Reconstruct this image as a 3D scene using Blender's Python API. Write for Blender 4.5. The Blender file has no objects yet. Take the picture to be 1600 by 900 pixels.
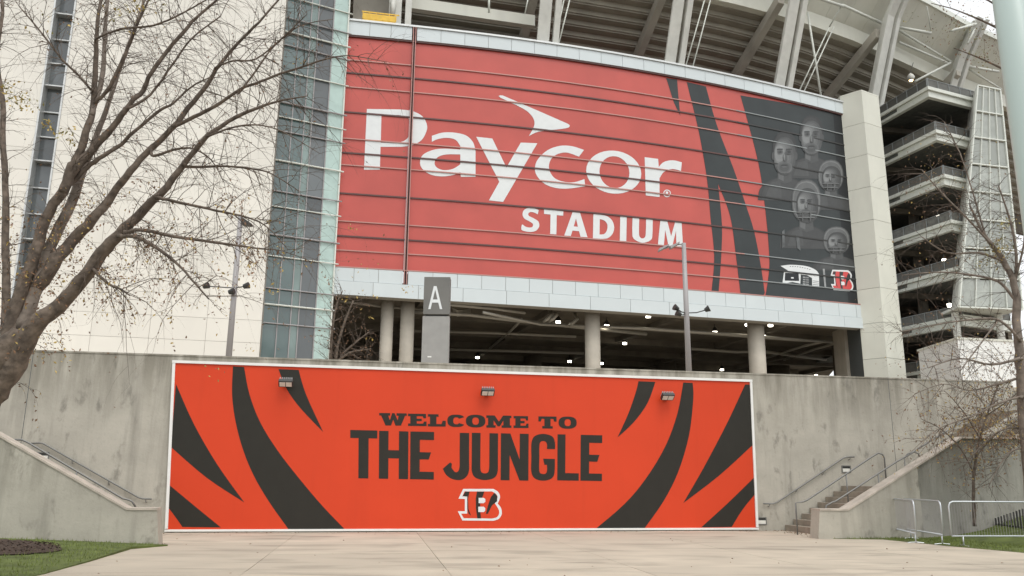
import bpy, bmesh, math, random
from mathutils import Vector, Matrix
from mathutils.geometry import tessellate_polygon
random.seed(7)
R = random.random
def U(a, b): return a + (b - a) * random.random()
scene = bpy.context.scene
col = scene.collection

# ------------------------------------------------------------------ camera
F, PITCH, ROLL, EYE = 1290.0, 0.226542, -0.0079892, 1.6
fwd = Vector((0, math.cos(PITCH), math.sin(PITCH)))
up0 = Vector((0, -math.sin(PITCH), math.cos(PITCH))); rt0 = Vector((1, 0, 0))
rt = rt0 * math.cos(ROLL) - up0 * math.sin(ROLL)
up = up0 * math.cos(ROLL) + rt0 * math.sin(ROLL)
CAM = Vector((0, 0, EYE))
cd = bpy.data.cameras.new('camera'); cam = bpy.data.objects.new('camera', cd); col.objects.link(cam)
cd.sensor_width = 36; cd.lens = F / 1600 * 36; cd.clip_end = 3000; cd.clip_start = .05
cam.matrix_world = Matrix(((rt.x, up.x, -fwd.x, 0), (rt.y, up.y, -fwd.y, 0), (rt.z, up.z, -fwd.z, EYE), (0, 0, 0, 1)))
scene.camera = cam
# ------------------------------------------------------------------ sky and sun
SUN_EL, SUN_AZ = math.radians(58), math.radians(155)      # azimuth from +Y towards +X
w = bpy.data.worlds.new('World'); scene.world = w; w.use_nodes = True
nt = w.node_tree; nt.nodes.clear()
sky = nt.nodes.new('ShaderNodeTexSky'); sky.sky_type = 'NISHITA'; sky.sun_disc = False
sky.sun_elevation = SUN_EL; sky.sun_rotation = SUN_AZ; sky.dust_density = 4; sky.air_density = 1.0; sky.ozone_density = 1
hs = nt.nodes.new('ShaderNodeHueSaturation'); hs.inputs['Saturation'].default_value = .10; hs.inputs['Value'].default_value = 1.3
bg = nt.nodes.new('ShaderNodeBackground'); bg.inputs['Strength'].default_value = .15
ow = nt.nodes.new('ShaderNodeOutputWorld')
cl = nt.nodes.new('ShaderNodeMix'); cl.data_type = 'RGBA'; cl.inputs[0].default_value = .6; cl.inputs[7].default_value = (7.0, 7.2, 7.3, 1)   # even overcast veil over the sky
nt.links.new(sky.outputs[0], hs.inputs['Color']); nt.links.new(hs.outputs[0], cl.inputs[6]); nt.links.new(cl.outputs[2], bg.inputs['Color']); nt.links.new(bg.outputs[0], ow.inputs['Surface'])
sl = bpy.data.lights.new('sun', 'SUN'); sl.energy = .6; sl.angle = math.radians(25); sl.color = (1, .95, .87)
so = bpy.data.objects.new('sun', sl); col.objects.link(so)
sdir = Vector((math.sin(SUN_AZ) * math.cos(SUN_EL), math.cos(SUN_AZ) * math.cos(SUN_EL), math.sin(SUN_EL)))
so.rotation_euler = sdir.to_track_quat('Z', 'Y').to_euler(); so.location = (10, -20, 60)
scene.view_settings.view_transform = 'Standard'; scene.view_settings.look = 'None'
scene.view_settings.exposure = .30; scene.view_settings.gamma = 1
scene.render.engine = 'CYCLES'; scene.cycles.max_bounces = 6; scene.cycles.diffuse_bounces = 4

# ------------------------------------------------------------------ pixel rays and surfaces
def ray(x, y): return rt * ((x - 800) / F) + up * ((450 - y) / F) + fwd
def pz(x, y, z):
    d = ray(x, y); return CAM + d * ((z - EYE) / d.z)
def py(x, y, Y):
    d = ray(x, y); return CAM + d * (Y / d.y)
class Surf:
    """upright sheet over a plan polyline (left to right as seen from the camera)"""
    def __init__(s, pts):
        s.p = [Vector((a, b)) for a, b in pts]; s.u = [0.0]
        for a, b in zip(s.p, s.p[1:]): s.u.append(s.u[-1] + (b - a).length)
        s.n = []
        for i in range(len(s.p)):
            a = s.p[max(i - 1, 0)]; b = s.p[min(i + 1, len(s.p) - 1)]; t = (b - a).normalized(); s.n.append(Vector((t.y, -t.x)))
    def hit(s, x, y, off=0):
        d = ray(x, y); best = None
        for i in range(len(s.p) - 1):
            a = s.p[i] + s.n[i] * off; b = s.p[i + 1] + s.n[i + 1] * off; e = b - a
            den = d.x * e.y - d.y * e.x
            if abs(den) < 1e-9: continue
            t = (a.x * e.y - a.y * e.x) / den; k = (a.x * d.y - a.y * d.x) / den
            if t <= 0: continue
            lo = -1e9 if i == 0 else -1e-9; hi = 1e9 if i == len(s.p) - 2 else 1 + 1e-9
            if lo <= k <= hi: best = (s.u[i] + k * (s.u[i + 1] - s.u[i]), EYE + t * d.z); break
        return best
    def at(s, u, z, off=0):
        i = 0
        while i < len(s.u) - 2 and u > s.u[i + 1]: i += 1
        k = (u - s.u[i]) / (s.u[i + 1] - s.u[i])
        p = s.p[i].lerp(s.p[i + 1], k) if 0 <= k <= 1 else s.p[i] + (s.p[i + 1] - s.p[i]) * k
        n = (s.n[i].lerp(s.n[i + 1], min(max(k, 0), 1))).normalized()
        return Vector((p.x + n.x * off, p.y + n.y * off, z))
    def px(s, x, y, off=0):
        u, z = s.hit(x, y, off); return s.at(u, z, off)
    def cuts(s, a, b):
        return [a] + [q for q in s.u[1:-1] if a + 1e-4 < q < b - 1e-4] + [b]

# ------------------------------------------------------------------ mesh builder
class MB:
    def __init__(s): s.v = []; s.f = []; s.mi = []
    def add(s, vs, fs):
        o = len(s.v); s.v += [tuple(v) for v in vs]; s.f += [tuple(i + o for i in f) for f in fs]; return s
    def para(s, o, a, b, c):
        o, a, b, c = Vector(o), Vector(a), Vector(b), Vector(c)
        return s.add([o, o + a, o + a + b, o + b, o + c, o + a + c, o + a + b + c, o + b + c],
                     [(0, 3, 2, 1), (4, 5, 6, 7), (0, 1, 5, 4), (1, 2, 6, 5), (2, 3, 7, 6), (3, 0, 4, 7)])
    def box(s, x0, x1, y0, y1, z0, z1): return s.para((x0, y0, z0), (x1 - x0, 0, 0), (0, y1 - y0, 0), (0, 0, z1 - z0))
    def bar(s, p, q, w_, h_, upv=(0, 0, 1)):
        p, q = Vector(p), Vector(q); d = (q - p).normalized(); upv = Vector(upv)
        if abs(d.dot(upv)) > .98: upv = Vector((0, -1, 0))
        a = d.cross(upv).normalized(); b = a.cross(d).normalized()
        return s.para(p - a * w_ / 2 - b * h_ / 2, a * w_, b * h_, q - p)
    def tube(s, pts, rad, n=8, caps=True):
        pts = [Vector(p) for p in pts]; rad = rad if isinstance(rad, (list, tuple)) else [rad] * len(pts)
        o = len(s.v); pa = None
        for i, p in enumerate(pts):
            d = (pts[min(i + 1, len(pts) - 1)] - pts[max(i - 1, 0)])
            d = d.normalized() if d.length > 1e-9 else Vector((0, 0, 1))
            if pa is None:
                ref = Vector((0, 0, 1)) if abs(d.z) < .9 else Vector((1, 0, 0)); a = d.cross(ref).normalized()
            else:
                a = (pa - d * pa.dot(d)); a = a.normalized() if a.length > 1e-6 else d.orthogonal().normalized()
            b = d.cross(a); pa = a
            for k in range(n):
                t = 2 * math.pi * k / n; s.v.append(tuple(p + (a * math.cos(t) + b * math.sin(t)) * rad[i]))
        for i in range(len(pts) - 1):
            for k in range(n):
                k2 = (k + 1) % n; s.f.append((o + i * n + k, o + i * n + k2, o + (i + 1) * n + k2, o + (i + 1) * n + k))
        if caps:
            s.f.append(tuple(o + k for k in range(n))[::-1]); s.f.append(tuple(o + (len(pts) - 1) * n + k for k in range(n)))
        return s
    def prism(s, poly, ext):
        """planar polygon (3D points) swept by the vector ext"""
        n = len(poly); ext = Vector(ext); vs = [Vector(p) for p in poly] + [Vector(p) + ext for p in poly]
        return s.add(vs, [tuple(range(n))[::-1], tuple(range(n, 2 * n))] + [(i, (i + 1) % n, n + (i + 1) % n, n + i) for i in range(n)])
    def patch(s, loops, surf, off):
        """sheet with holes, outline given in photograph pixels, laid on a surface"""
        L = [[surf.hit(x, y, off) for x, y in lp] for lp in loops]
        return s.patch_uz(L, surf, off)
    def patch_uz(s, L, surf, off):
        vs = [Vector((u, z, 0)) for lp in L for u, z in lp]
        tris = tessellate_polygon([[Vector((u, z, 0)) for u, z in lp] for lp in L])
        bm = bmesh.new(); bv = [bm.verts.new(v) for v in vs]
        for t in tris:
            try: bm.faces.new([bv[i] for i in t])
            except ValueError: pass
        us = [v.x for v in vs]
        for q in surf.u[1:-1]:
            if min(us) < q < max(us):
                bmesh.ops.bisect_plane(bm, geom=bm.verts[:] + bm.edges[:] + bm.faces[:], plane_co=(q, 0, 0), plane_no=(1, 0, 0))
        bmesh.ops.recalc_face_normals(bm, faces=bm.faces[:])
        bm.verts.index_update()
        s.add([surf.at(v.co.x, v.co.y, off) for v in bm.verts], [[v.index for v in f.verts] for f in bm.faces]); bm.free(); return s
    def strip(s, surf, u0, u1, zl, zh, o0, o1):
        """solid band along a surface; zl, zh are functions of u or numbers; o0 inner, o1 outer offset"""
        fl = zl if callable(zl) else (lambda u: zl); fh = zh if callable(zh) else (lambda u: zh)
        us = surf.cuts(u0, u1); o = len(s.v)
        for u in us:
            a, b = fl(u), fh(u)
            s.v += [tuple(surf.at(u, a, o1)), tuple(surf.at(u, b, o1)), tuple(surf.at(u, b, o0)), tuple(surf.at(u, a, o0))]
        for i in range(len(us) - 1):
            k = o + 4 * i
            for j in range(4): j2 = (j + 1) % 4; s.f.append((k + j, k + j2, k + 4 + j2, k + 4 + j))
        s.f.append((o + 3, o + 2, o + 1, o)); k = o + 4 * (len(us) - 1); s.f.append((k, k + 1, k + 2, k + 3)); return s
    def mesh(s, name, m, smooth=False):
        me = bpy.data.meshes.new(name); me.from_pydata(s.v, [], s.f)
        if m: me.materials.append(m)
        if smooth: me.polygons.foreach_set('use_smooth', [True] * len(me.polygons))
        me.update(); return me
    def build(s, name, m, parent=None, smooth=False, bevel=0, kind=None, label=None):
        bmv = bmesh.new(); me0 = s.mesh(name, m, smooth); bmv.from_mesh(me0)
        bmesh.ops.recalc_face_normals(bmv, faces=bmv.faces[:])
        if bevel: bmesh.ops.bevel(bmv, geom=[e for e in bmv.edges], offset=bevel, segments=1, affect='EDGES')
        bmv.to_mesh(me0); bmv.free()
        o = bpy.data.objects.new(name, me0); col.objects.link(o)
        if parent: put(o, parent)
        if kind: o['kind'] = kind
        if label: o['label'] = label
        return o
def put(o, parent):
    o.parent = parent
    loc = parent['_loc'] if '_loc' in parent else None
    M = parent.matrix_parent_inverse.copy() if False else None
    top = parent if parent.type == 'EMPTY' else None
    if top is not None: o.matrix_parent_inverse = Matrix.Translation(-Vector(top.location))
def thing(name, label, cat, loc, group=None):
    o = bpy.data.objects.new(name, None); col.objects.link(o); o.location = loc; o.empty_display_size = .3
    o['label'] = label; o['category'] = cat
    if group: o['group'] = group
    return o
def rebase(o, loc):
    loc = Vector(loc); o.data.transform(Matrix.Translation(-loc)); o.location = loc; return o
def tag(o, label, cat, group=None):
    o['label'] = label; o['category'] = cat
    if group: o['group'] = group
    return o
def struct(o): o['kind'] = 'structure'; return o
def dup(root, loc, label):
    r = root.copy(); col.objects.link(r); r.location = loc; r['label'] = label
    for c in root.children:
        d = c.copy(); col.objects.link(d); d.parent = r; d.matrix_parent_inverse = c.matrix_parent_inverse.copy()
        for g in c.children:
            e = g.copy(); col.objects.link(e); e.parent = d
    return r

# ------------------------------------------------------------------ materials
def mat(name, c, rough=.7, metal=0, var=0, scale=3, bump=0, bscale=40, coat=0, spec=.5, emit=None, dirt=0, dscale=1.2, stretch=(1, 1, 1), dcol=None, pieces=0):
    m = bpy.data.materials.new(name); m.use_nodes = True; t = m.node_tree; N = t.nodes; L = t.links
    b = N['Principled BSDF']; b.inputs['Roughness'].default_value = rough; b.inputs['Metallic'].default_value = metal
    b.inputs['Specular IOR Level'].default_value = spec; b.inputs['Coat Weight'].default_value = coat; b.inputs['Coat Roughness'].default_value = .12
    b.inputs['Base Color'].default_value = (*c, 1)
    last = None
    geo = N.new('ShaderNodeNewGeometry')
    def mixc(fac, A, B, blend='MIX'):
        x = N.new('ShaderNodeMix'); x.data_type = 'RGBA'; x.blend_type = blend
        if isinstance(fac, float): x.inputs[0].default_value = fac
        else: L.new(fac, x.inputs[0])
        for s_, v in ((6, A), (7, B)):
            if isinstance(v, tuple): x.inputs[s_].default_value = v
            else: L.new(v, x.inputs[s_])
        return x.outputs[2]
    def ramp(src, a, b_):
        r = N.new('ShaderNodeMapRange'); r.inputs[1].default_value = a; r.inputs[2].default_value = b_; L.new(src, r.inputs[0]); return r.outputs[0]
    def noise(sc, det=5, st=(1, 1, 1), dist=0):
        mp = N.new('ShaderNodeMapping'); mp.inputs['Scale'].default_value = st; L.new(geo.outputs['Position'], mp.inputs['Vector'])
        n = N.new('ShaderNodeTexNoise'); n.inputs['Scale'].default_value = sc; n.inputs['Detail'].default_value = det; n.inputs['Distortion'].default_value = dist
        L.new(mp.outputs[0], n.inputs['Vector']); return n.outputs[0]
    if var:
        f = ramp(noise(scale, 6), .3, .7)
        lo = tuple(x * (1 - var) for x in c) + (1,); hi = tuple(min(1, x * (1 + var)) for x in c) + (1,)
        last = mixc(f, lo, hi)
    if pieces:
        oi = N.new('ShaderNodeObjectInfo'); f = oi.outputs['Random']
        last = mixc(f, last if last else (*c, 1), tuple(x * (1 - pieces) for x in c) + (1,))
    if dirt:
        f = ramp(noise(dscale, 8, stretch, .6), .52, .78)
        mm = N.new('ShaderNodeMath'); mm.operation = 'MULTIPLY'; mm.inputs[1].default_value = dirt; L.new(f, mm.inputs[0])
        dc = dcol or tuple(x * .35 for x in c)
        last = mixc(mm.outputs[0], last if last else (*c, 1), (*dc, 1))
    if last: L.new(last, b.inputs['Base Color'])
    if bump:
        bp = N.new('ShaderNodeBump'); bp.inputs['Strength'].default_value = bump; bp.inputs['Distance'].default_value = .02
        L.new(noise(bscale, 4), bp.inputs['Height']); L.new(bp.outputs[0], b.inputs['Normal'])
    if emit: b.inputs['Emission Color'].default_value = (*emit[0], 1); b.inputs['Emission Strength'].default_value = emit[1]
    return m
def concrete_wall(name, c, zt, seed=0):
    """cast concrete: cloudy tone, long rain streaks, dark lichen blots, grime under the top edge"""
    m = bpy.data.materials.new(name); m.use_nodes = True; t = m.node_tree; N = t.nodes; L = t.links
    b = N['Principled BSDF']; b.inputs['Roughness'].default_value = .88; b.inputs['Specular IOR Level'].default_value = .25
    geo = N.new('ShaderNodeNewGeometry')
    def noise(sc, det, st, dist=0, off=0):
        mp = N.new('ShaderNodeMapping'); mp.inputs['Scale'].default_value = st; mp.inputs['Location'].default_value = (seed + off, off * 2, 0)
        L.new(geo.outputs['Position'], mp.inputs['Vector'])
        n = N.new('ShaderNodeTexNoise'); n.inputs['Scale'].default_value = sc; n.inputs['Detail'].default_value = det; n.inputs['Distortion'].default_value = dist; n.inputs['Roughness'].default_value = .62
        L.new(mp.outputs[0], n.inputs['Vector']); return n.outputs[0]
    def rng(src, a, b_, c0=0., c1=1.):
        r = N.new('ShaderNodeMapRange'); r.inputs[1].default_value = a; r.inputs[2].default_value = b_; r.inputs[3].default_value = c0; r.inputs[4].default_value = c1
        L.new(src, r.inputs[0]); return r.outputs[0]
    def mul(a, b_):
        x = N.new('ShaderNodeMath'); x.operation = 'MULTIPLY'
        for i, v in enumerate((a, b_)):
            if isinstance(v, float): x.inputs[i].default_value = v
            else: L.new(v, x.inputs[i])
        return x.outputs[0]
    def mix(f, A, B):
        x = N.new('ShaderNodeMix'); x.data_type = 'RGBA'; L.new(f, x.inputs[0])
        for s_, v in ((6, A), (7, B)):
            if isinstance(v, tuple): x.inputs[s_].default_value = (*v, 1)
            else: L.new(v, x.inputs[s_])
        return x.outputs[2]
    sep = N.new('ShaderNodeSeparateXYZ'); L.new(geo.outputs['Position'], sep.inputs[0])
    k = mix(rng(noise(.55, 7, (1, 1, 1.2)), .3, .7), tuple(x * .80 for x in c), tuple(x * 1.12 for x in c))
    k = mix(mul(rng(noise(2.2, 6, (1, 1, .09)), .50, .72), .55), k, tuple(x * .45 for x in c))
    k = mix(mul(rng(noise(2.3, 9, (1, 1, .5), .25, 7), .575, .69), .6), k, tuple(x * .33 for x in c))
    top = mul(rng(sep.outputs[2], zt - 1.9, zt, 0., 1.), rng(noise(2.8, 6, (1, 1, .12), 0, 3), .38, .62))
    k = mix(mul(top, .7), k, tuple(x * .36 for x in (c[0], c[1] * .97, c[2] * .88)))
    k = mix(mul(rng(noise(9, 5, (1, 1, 1), 0, 4), .55, .8), .3), k, tuple(x * .55 for x in c))
    L.new(k, b.inputs['Base Color'])
    bp = N.new('ShaderNodeBump'); bp.inputs['Strength'].default_value = .35; bp.inputs['Distance'].default_value = .02
    L.new(noise(14, 6, (1, 1, 1)), bp.inputs['Height']); L.new(bp.outputs[0], b.inputs['Normal'])
    return m
M = dict(
    concrete=concrete_wall('weathered_concrete', (.44, .415, .355), 5.1),
    concrete2=concrete_wall('weathered_concrete_parapet', (.43, .405, .345), 2.6, 5),
    concrete3=concrete_wall('older_concrete', (.34, .33, .29), 2.6, 9),
    coping=mat('coping_concrete', (.44, .39, .33), .9, var=.2, scale=3),
    paving=mat('paving_concrete', (.50, .435, .345), .85, var=.12, scale=.8, bump=.3, bscale=25, dirt=.75, dscale=.8, stretch=(.5, 1.6, 1), pieces=.14),
    joint=mat('joint_sand', (.12, .10, .075), .95),
    soil=mat('soil', (.07, .05, .035), .95, var=.4, scale=8, bump=.6),
    turf=mat('turf', (.09, .115, .026), .95, var=.35, scale=2.5),
    grass=mat('grass_blade', (.14, .175, .038), .8, var=.4, scale=2),
    mulch=mat('mulch', (.055, .035, .024), .95, var=.5, scale=20, bump=.8),
    orange=mat('orange_vinyl', (.62, .052, .013), .5, var=.05, scale=.4, spec=.3, dirt=.10, dscale=2.0, stretch=(1, 1, .08)),
    ink=mat('charcoal_ink', (.026, .024, .019), .55, spec=.25, var=.06),
    white=mat('white_paint', (.78, .78, .75), .5, var=.04),
    red=mat('red_film', (.50, .082, .064), .34, var=.08, scale=.45, spec=.4, coat=.2),
    dark=mat('dark_film', (.034, .041, .042), .36, var=.15, scale=.5, spec=.3, coat=.08),
    dark2=mat('black_film', (.016, .018, .020), .36, spec=.3, coat=.08),
    lettering=mat('pale_film', (.70, .725, .725), .38, var=.03, coat=.2),
    rail_dark=mat('dark_rail', (.10, .045, .04), .5),
    rail_light=mat('light_rail', (.46, .24, .21), .45, metal=.2),
    rail_grey=mat('grey_rail', (.26, .28, .28), .45, metal=.2),
    fascia=mat('fascia_metal', (.60, .655, .665), .42, var=.05, scale=.5, pieces=.035, spec=.5),
    joint_pale=mat('pale_joint', (.36, .34, .30), .9),
    gap=mat('dark_joint', (.10, .11, .11), .9),  # plain dark grey for joints and backings
    steel=mat('painted_steel', (.62, .62, .57), .5, var=.08, scale=1.5, dirt=.25, dscale=.6),
    steel_white=mat('white_steel', (.66, .68, .62), .45, var=.05),
    soffit=mat('precast_soffit', (.36, .335, .28), .85, var=.14, scale=.7, dirt=.4, dscale=.5, pieces=.12),
    riser=mat('precast_riser', (.40, .375, .31), .85, var=.14, scale=.7, dirt=.35, dscale=.5, pieces=.12),
    raker=mat('raker_concrete', (.40, .375, .32), .85, var=.14, scale=.9),
    cream=mat('cream_panel', (.69, .69, .605), .6, var=.05, scale=.6, dirt=.18, dscale=.5, stretch=(1, 1, .2), pieces=.07),
    ivory=mat('ivory_panel', (.76, .73, .66), .62, var=.05, scale=.5, dirt=.15, dscale=.4, stretch=(1, 1, .2), pieces=.05),
    column=mat('column_concrete', (.50, .46, .39), .75, var=.10, scale=1.2, dirt=.25, dscale=.7, stretch=(1, 1, .2)),
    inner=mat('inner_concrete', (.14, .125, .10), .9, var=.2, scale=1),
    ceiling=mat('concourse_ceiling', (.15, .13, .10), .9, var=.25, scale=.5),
    shaded_soffit=mat('shaded_soffit', (.10, .105, .095), .9, var=.2),  # shade deep between the ramp decks is put into this colour
    pipe=mat('grey_pipe', (.42, .40, .35), .5, metal=.2),
    cable=mat('black_plastic', (.03, .03, .03), .5),
    lamp=mat('lit_lamp', (1, .95, .85), .4, emit=((1, .92, .76), 9)),
    sodium=mat('warm_lamp', (1, .8, .4), .4, emit=((1, .72, .35), 6)),
    glass=mat('teal_glass', (.085, .138, .135), .08, var=.25, scale=.35, spec=.8, coat=.5, pieces=.35),
    glass2=mat('dark_window_glass', (.11, .125, .13), .10, var=.3, scale=.3, spec=.7, coat=.3, pieces=.45),
    mint=mat('mint_frit_glass', (.42, .55, .51), .25, var=.12, scale=1.4, spec=.6),
    mint2=mat('pale_frit_glass', (.21, .285, .27), .15, var=.3, scale=.5, spec=.7, pieces=.45),
    alu=mat('aluminium', (.56, .57, .56), .4, metal=.5, var=.05),
    pole=mat('pole_paint', (.48, .575, .54), .35, var=.04, scale=.8, dirt=.12, dscale=1.5, stretch=(1, 1, .15)),
    greypole=mat('grey_pole', (.34, .325, .325), .5, metal=.1),
    sign_grey=mat('sign_grey', (.30, .295, .28), .5, var=.06),
    sign_dark=mat('sign_dark_grey', (.15, .147, .135), .5, var=.08, scale=1.2),
    rail_metal=mat('handrail_metal', (.20, .20, .19), .45, metal=.4),
    galv=mat('galvanised', (.55, .58, .60), .4, metal=.6),
    black=mat('black_metal', (.035, .035, .033), .5),
    lens=mat('lamp_lens', (.75, .74, .68), .25),
    bark=mat('bark', (.125, .097, .075), .95, var=.5, scale=9, bump=1.0, bscale=14, dirt=.6, dscale=5, stretch=(1, 1, .4)),
    barkgrey=mat('grey_bark', (.20, .165, .135), .95, var=.35, scale=6, bump=.6, bscale=18),
    twig=mat('twig', (.105, .080, .062), .9, var=.3, scale=3),
    leafbrown=mat('dry_leaf', (.20, .115, .065), .8, var=.5, scale=9),
    leafyellow=mat('yellow_leaf', (.42, .30, .09), .75, var=.4, scale=9),
    leafolive=mat('olive_leaf', (.26, .23, .08), .8, var=.4, scale=6),
    yellow=mat('yellow_paint', (.75, .48, .05), .5, var=.1),
    mesh_panel=mat('perforated_screen', (.40, .42, .385), .5, metal=.2, var=.16, scale=2.2, pieces=.25, dirt=.3, dscale=1.3),
    rail_mesh=mat('railing_mesh', (.16, .16, .145), .6, metal=.2, var=.35, scale=3, pieces=.35),
    step=mat('step_concrete', (.29, .25, .20), .9, var=.2, scale=3),
    face=mat('print_grey_light', (.17, .18, .18), .35, var=.5, scale=1.7, coat=.3),
    face2=mat('print_grey_mid', (.085, .092, .093), .35, var=.45, scale=1.5, coat=.3),
    face3=mat('print_grey_pale', (.27, .28, .28), .35, var=.35, scale=1.9, coat=.3),
    redlogo=mat('red_print', (.60, .05, .045), .35, coat=.3),
)

# ------------------------------------------------------------------ surfaces of the place
TW = Vector((.9836, .1810)); NW = Vector((.1810, -.9836))           # retaining wall: along, and out towards the camera
def wp(X): return (X, 26.577 + .18402 * X)
WALL = Surf([wp(-40), wp(40)])
PZ = 5.0                                                             # terrace level behind the wall
def arc(P, Q, sag, n):
    P, Q = Vector(P), Vector(Q); t = Q - P; nn = Vector((t.y, -t.x)).normalized(); out = []
    for i in range(n + 1):
        k = i / n; out.append(tuple(P + t * k + nn * sag * 4 * k * (1 - k)))
    return out
A0 = (-6.7, 50.25)
SIGN = Surf([(-12.6, 49.05)] + arc(A0, (27.4, 59.8), .75, 20))
def curve(pts):
    """least-squares parabola z(u) through photograph points on the sign wall"""
    d = [SIGN.hit(x, y) for x, y in pts]
    S = [[0.0] * 4 for _ in range(3)]
    for u, z in d:
        b = (1, u / 20, (u / 20) ** 2)
        for i in range(3):
            for j in range(3): S[i][j] += b[i] * b[j]
            S[i][3] += b[i] * z
    for i in range(3):
        p = S[i][i]; S[i] = [x / p for x in S[i]]
        for j in range(3):
            if j != i: q = S[j][i]; S[j] = [x - q * y_ for x, y_ in zip(S[j], S[i])]
    a, b_, c_ = S[0][3], S[1][3], S[2][3]
    return lambda u: a + b_ * u / 20 + c_ * (u / 20) ** 2
Ftop = curve([(542, 36), (640, 43), (804, 66), (1000, 94), (1040, 100), (1180, 132), (1323, 165)])
Rtop = curve([(546, 57), (635, 64), (736, 75), (804, 84), (1040, 118), (1180, 147), (1323, 182)])
Rbot = curve([(522, 418), (627, 424), (750, 433), (891, 441), (1000, 449), (1120, 458), (1200, 463), (1357, 480)])
Fmid = curve([(520, 440), (627, 444), (750, 454), (891, 463), (1000, 470), (1160, 482), (1357, 499)])
Fbot = curve([(545, 462), (640, 469), (750, 476), (891, 483), (980, 488), (1150, 502), (1355, 515)])
uL = SIGN.hit(533, 240)[0]; uJ = SIGN.u[1]; uR = SIGN.hit(1342, 330)[0]
def V(f): return lambda u: Rbot(u) + f * (Rtop(u) - Rbot(u))
def vfrac(x, y):
    u, z = SIGN.hit(x, y); return (z - Rbot(u)) / (Rtop(u) - Rbot(u))

# ------------------------------------------------------------------ ground and terrace
MB().add([(-700, -300, -.12), (700, -300, -.12), (700, 900, -.12), (-700, 900, -.12)], [(0, 1, 2, 3)]).build('ground', M['soil'])['kind'] = 'structure'
plaza = MB().box(-11.5, 15, 3, 32, -.10, -.022).build('plaza', M['joint']); struct(plaza)
# concrete slabs of the forecourt, laid on a grid turned a little from the wall
def clip(poly, px_, py_, nx, ny):
    out = []
    for i in range(len(poly)):
        a, b = poly[i], poly[(i + 1) % len(poly)]
        da = (a[0] - px_) * nx + (a[1] - py_) * ny; db = (b[0] - px_) * nx + (b[1] - py_) * ny
        if da >= 0: out.append(a)
        if (da >= 0) != (db >= 0):
            k = da / (da - db); out.append((a[0] + (b[0] - a[0]) * k, a[1] + (b[1] - a[1]) * k))
    return out
def G(x, y, z=0): p = pz(x, y, z); return (p.x, p.y)
gl = [G(262, 853), G(205, 858), G(140, 878), G(70, 897), (-7.6, 12.0), (-6.6, 8.0), (-6, 2)]
gr = [G(1300, 843), G(1380, 843), G(1480, 853), G(1600, 864), (13.2, 19.0)]
leftline = gl; SL = 3.3
ang = math.atan2(.181, .9836) - .02; ca, sa = math.cos(ang), math.sin(ang)
for i in range(-6, 8):
    for j in range(0, 9):
        u0, u1, v0, v1 = i * SL * 1.05 + .005, (i + 1) * SL * 1.05 - .005, j * SL + .005, (j + 1) * SL - .005
        poly = [(u * ca - v * sa + 1.0, u * sa + v * ca + 2.5) for u, v in ((u0, v0), (u1, v0), (u1, v1), (u0, v1))]
        X, Y = wp(0); poly = clip(poly, X, Y - .02, NW.x, NW.y)           # stops at the wall
        if len(poly) < 3: continue
        cx = sum(p[0] for p in poly) / len(poly); cy = sum(p[1] for p in poly) / len(poly)
        if cx < -12.5 or cx > 16 or cy < 3: continue
        dz = U(-.002, .002)
        MB().prism([(x, y, -.06) for x, y in poly], (0, 0, .06 + dz)).build('paving_slab', M['paving'], plaza)
terrace = MB().prism([(wp(-60)[0] - .08, wp(-60)[1] + .42, 4.6), (wp(60)[0] - .08, wp(60)[1] + .42, 4.6), (70, 140, 4.6), (-70, 140, 4.6)], (0, 0, .4)).build('terrace', M['paving']); struct(terrace)

# lawns
def lawn(poly, zf, name, nb):
    dense = []
    for i in range(len(poly)):
        a, b = poly[i], poly[(i + 1) % len(poly)]; k = max(1, int(math.dist(a, b) / 1.2))
        dense += [(a[0] + (b[0] - a[0]) * j / k, a[1] + (b[1] - a[1]) * j / k) for j in range(k)]
    poly = dense
    n = len(poly); m = MB()
    tri = tessellate_polygon([[Vector((x, y, 0)) for x, y in poly]])
    bm = bmesh.new(); bv = [bm.verts.new((x, y, 0)) for x, y in poly]
    for t in tri: bm.faces.new([bv[i] for i in t])
    for _ in range(3): bmesh.ops.subdivide_edges(bm, edges=bm.edges[:], cuts=1, use_grid_fill=True)
    bmesh.ops.triangulate(bm, faces=bm.faces[:]); bmesh.ops.recalc_face_normals(bm, faces=bm.faces[:])
    bm.verts.index_update(); m.add([(v.co.x, v.co.y, zf(v.co.x, v.co.y)) for v in bm.verts], [[v.index for v in f.verts] for f in bm.faces]); bm.free()
    top = [(x, y, zf(x, y)) for x, y in poly]
    m.add(top + [(x, y, -.1) for x, y in poly], [(i, (i + 1) % n, n + (i + 1) % n, n + i) for i in range(n)])
    o = m.build(name, M['turf']); struct(o)
    g = MB(); area = []
    for t in tri:
        a, b, c_ = [Vector(poly[i]) for i in t]; area.append(abs((b - a).cross(c_ - a)) / 2)
    tot = sum(area)
    for t, ar in zip(tri, area):
        a, b, c_ = [Vector(poly[i]) for i in t]
        for _ in range(int(nb * ar / tot)):
            r1, r2 = R(), R()
            if r1 + r2 > 1: r1, r2 = 1 - r1, 1 - r2
            p = a + (b - a) * r1 + (c_ - a) * r2; z = zf(p.x, p.y); th = U(0, 6.28); h = U(.035, .085); w_ = .008
            dx, dy = math.cos(th) * w_, math.sin(th) * w_; lx, ly = U(-.03, .03), U(-.03, .03)
            g.add([(p.x - dx, p.y - dy, z), (p.x + dx, p.y + dy, z), (p.x + lx, p.y + ly, z + h)], [(0, 1, 2)])
    k = g.build('grass', M['grass']); k['kind'] = 'stuff'
PL = G(240, 853); PLn = Vector(PL)                                    # front corner of the left parapet
PR = G(1284, 842)
def along(P, s, d=0): return (P[0] + TW.x * s + NW.x * d, P[1] + TW.y * s + NW.y * d)
zl = lambda x, y: .01 + max(0, -7.5 - x) * .045
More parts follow.
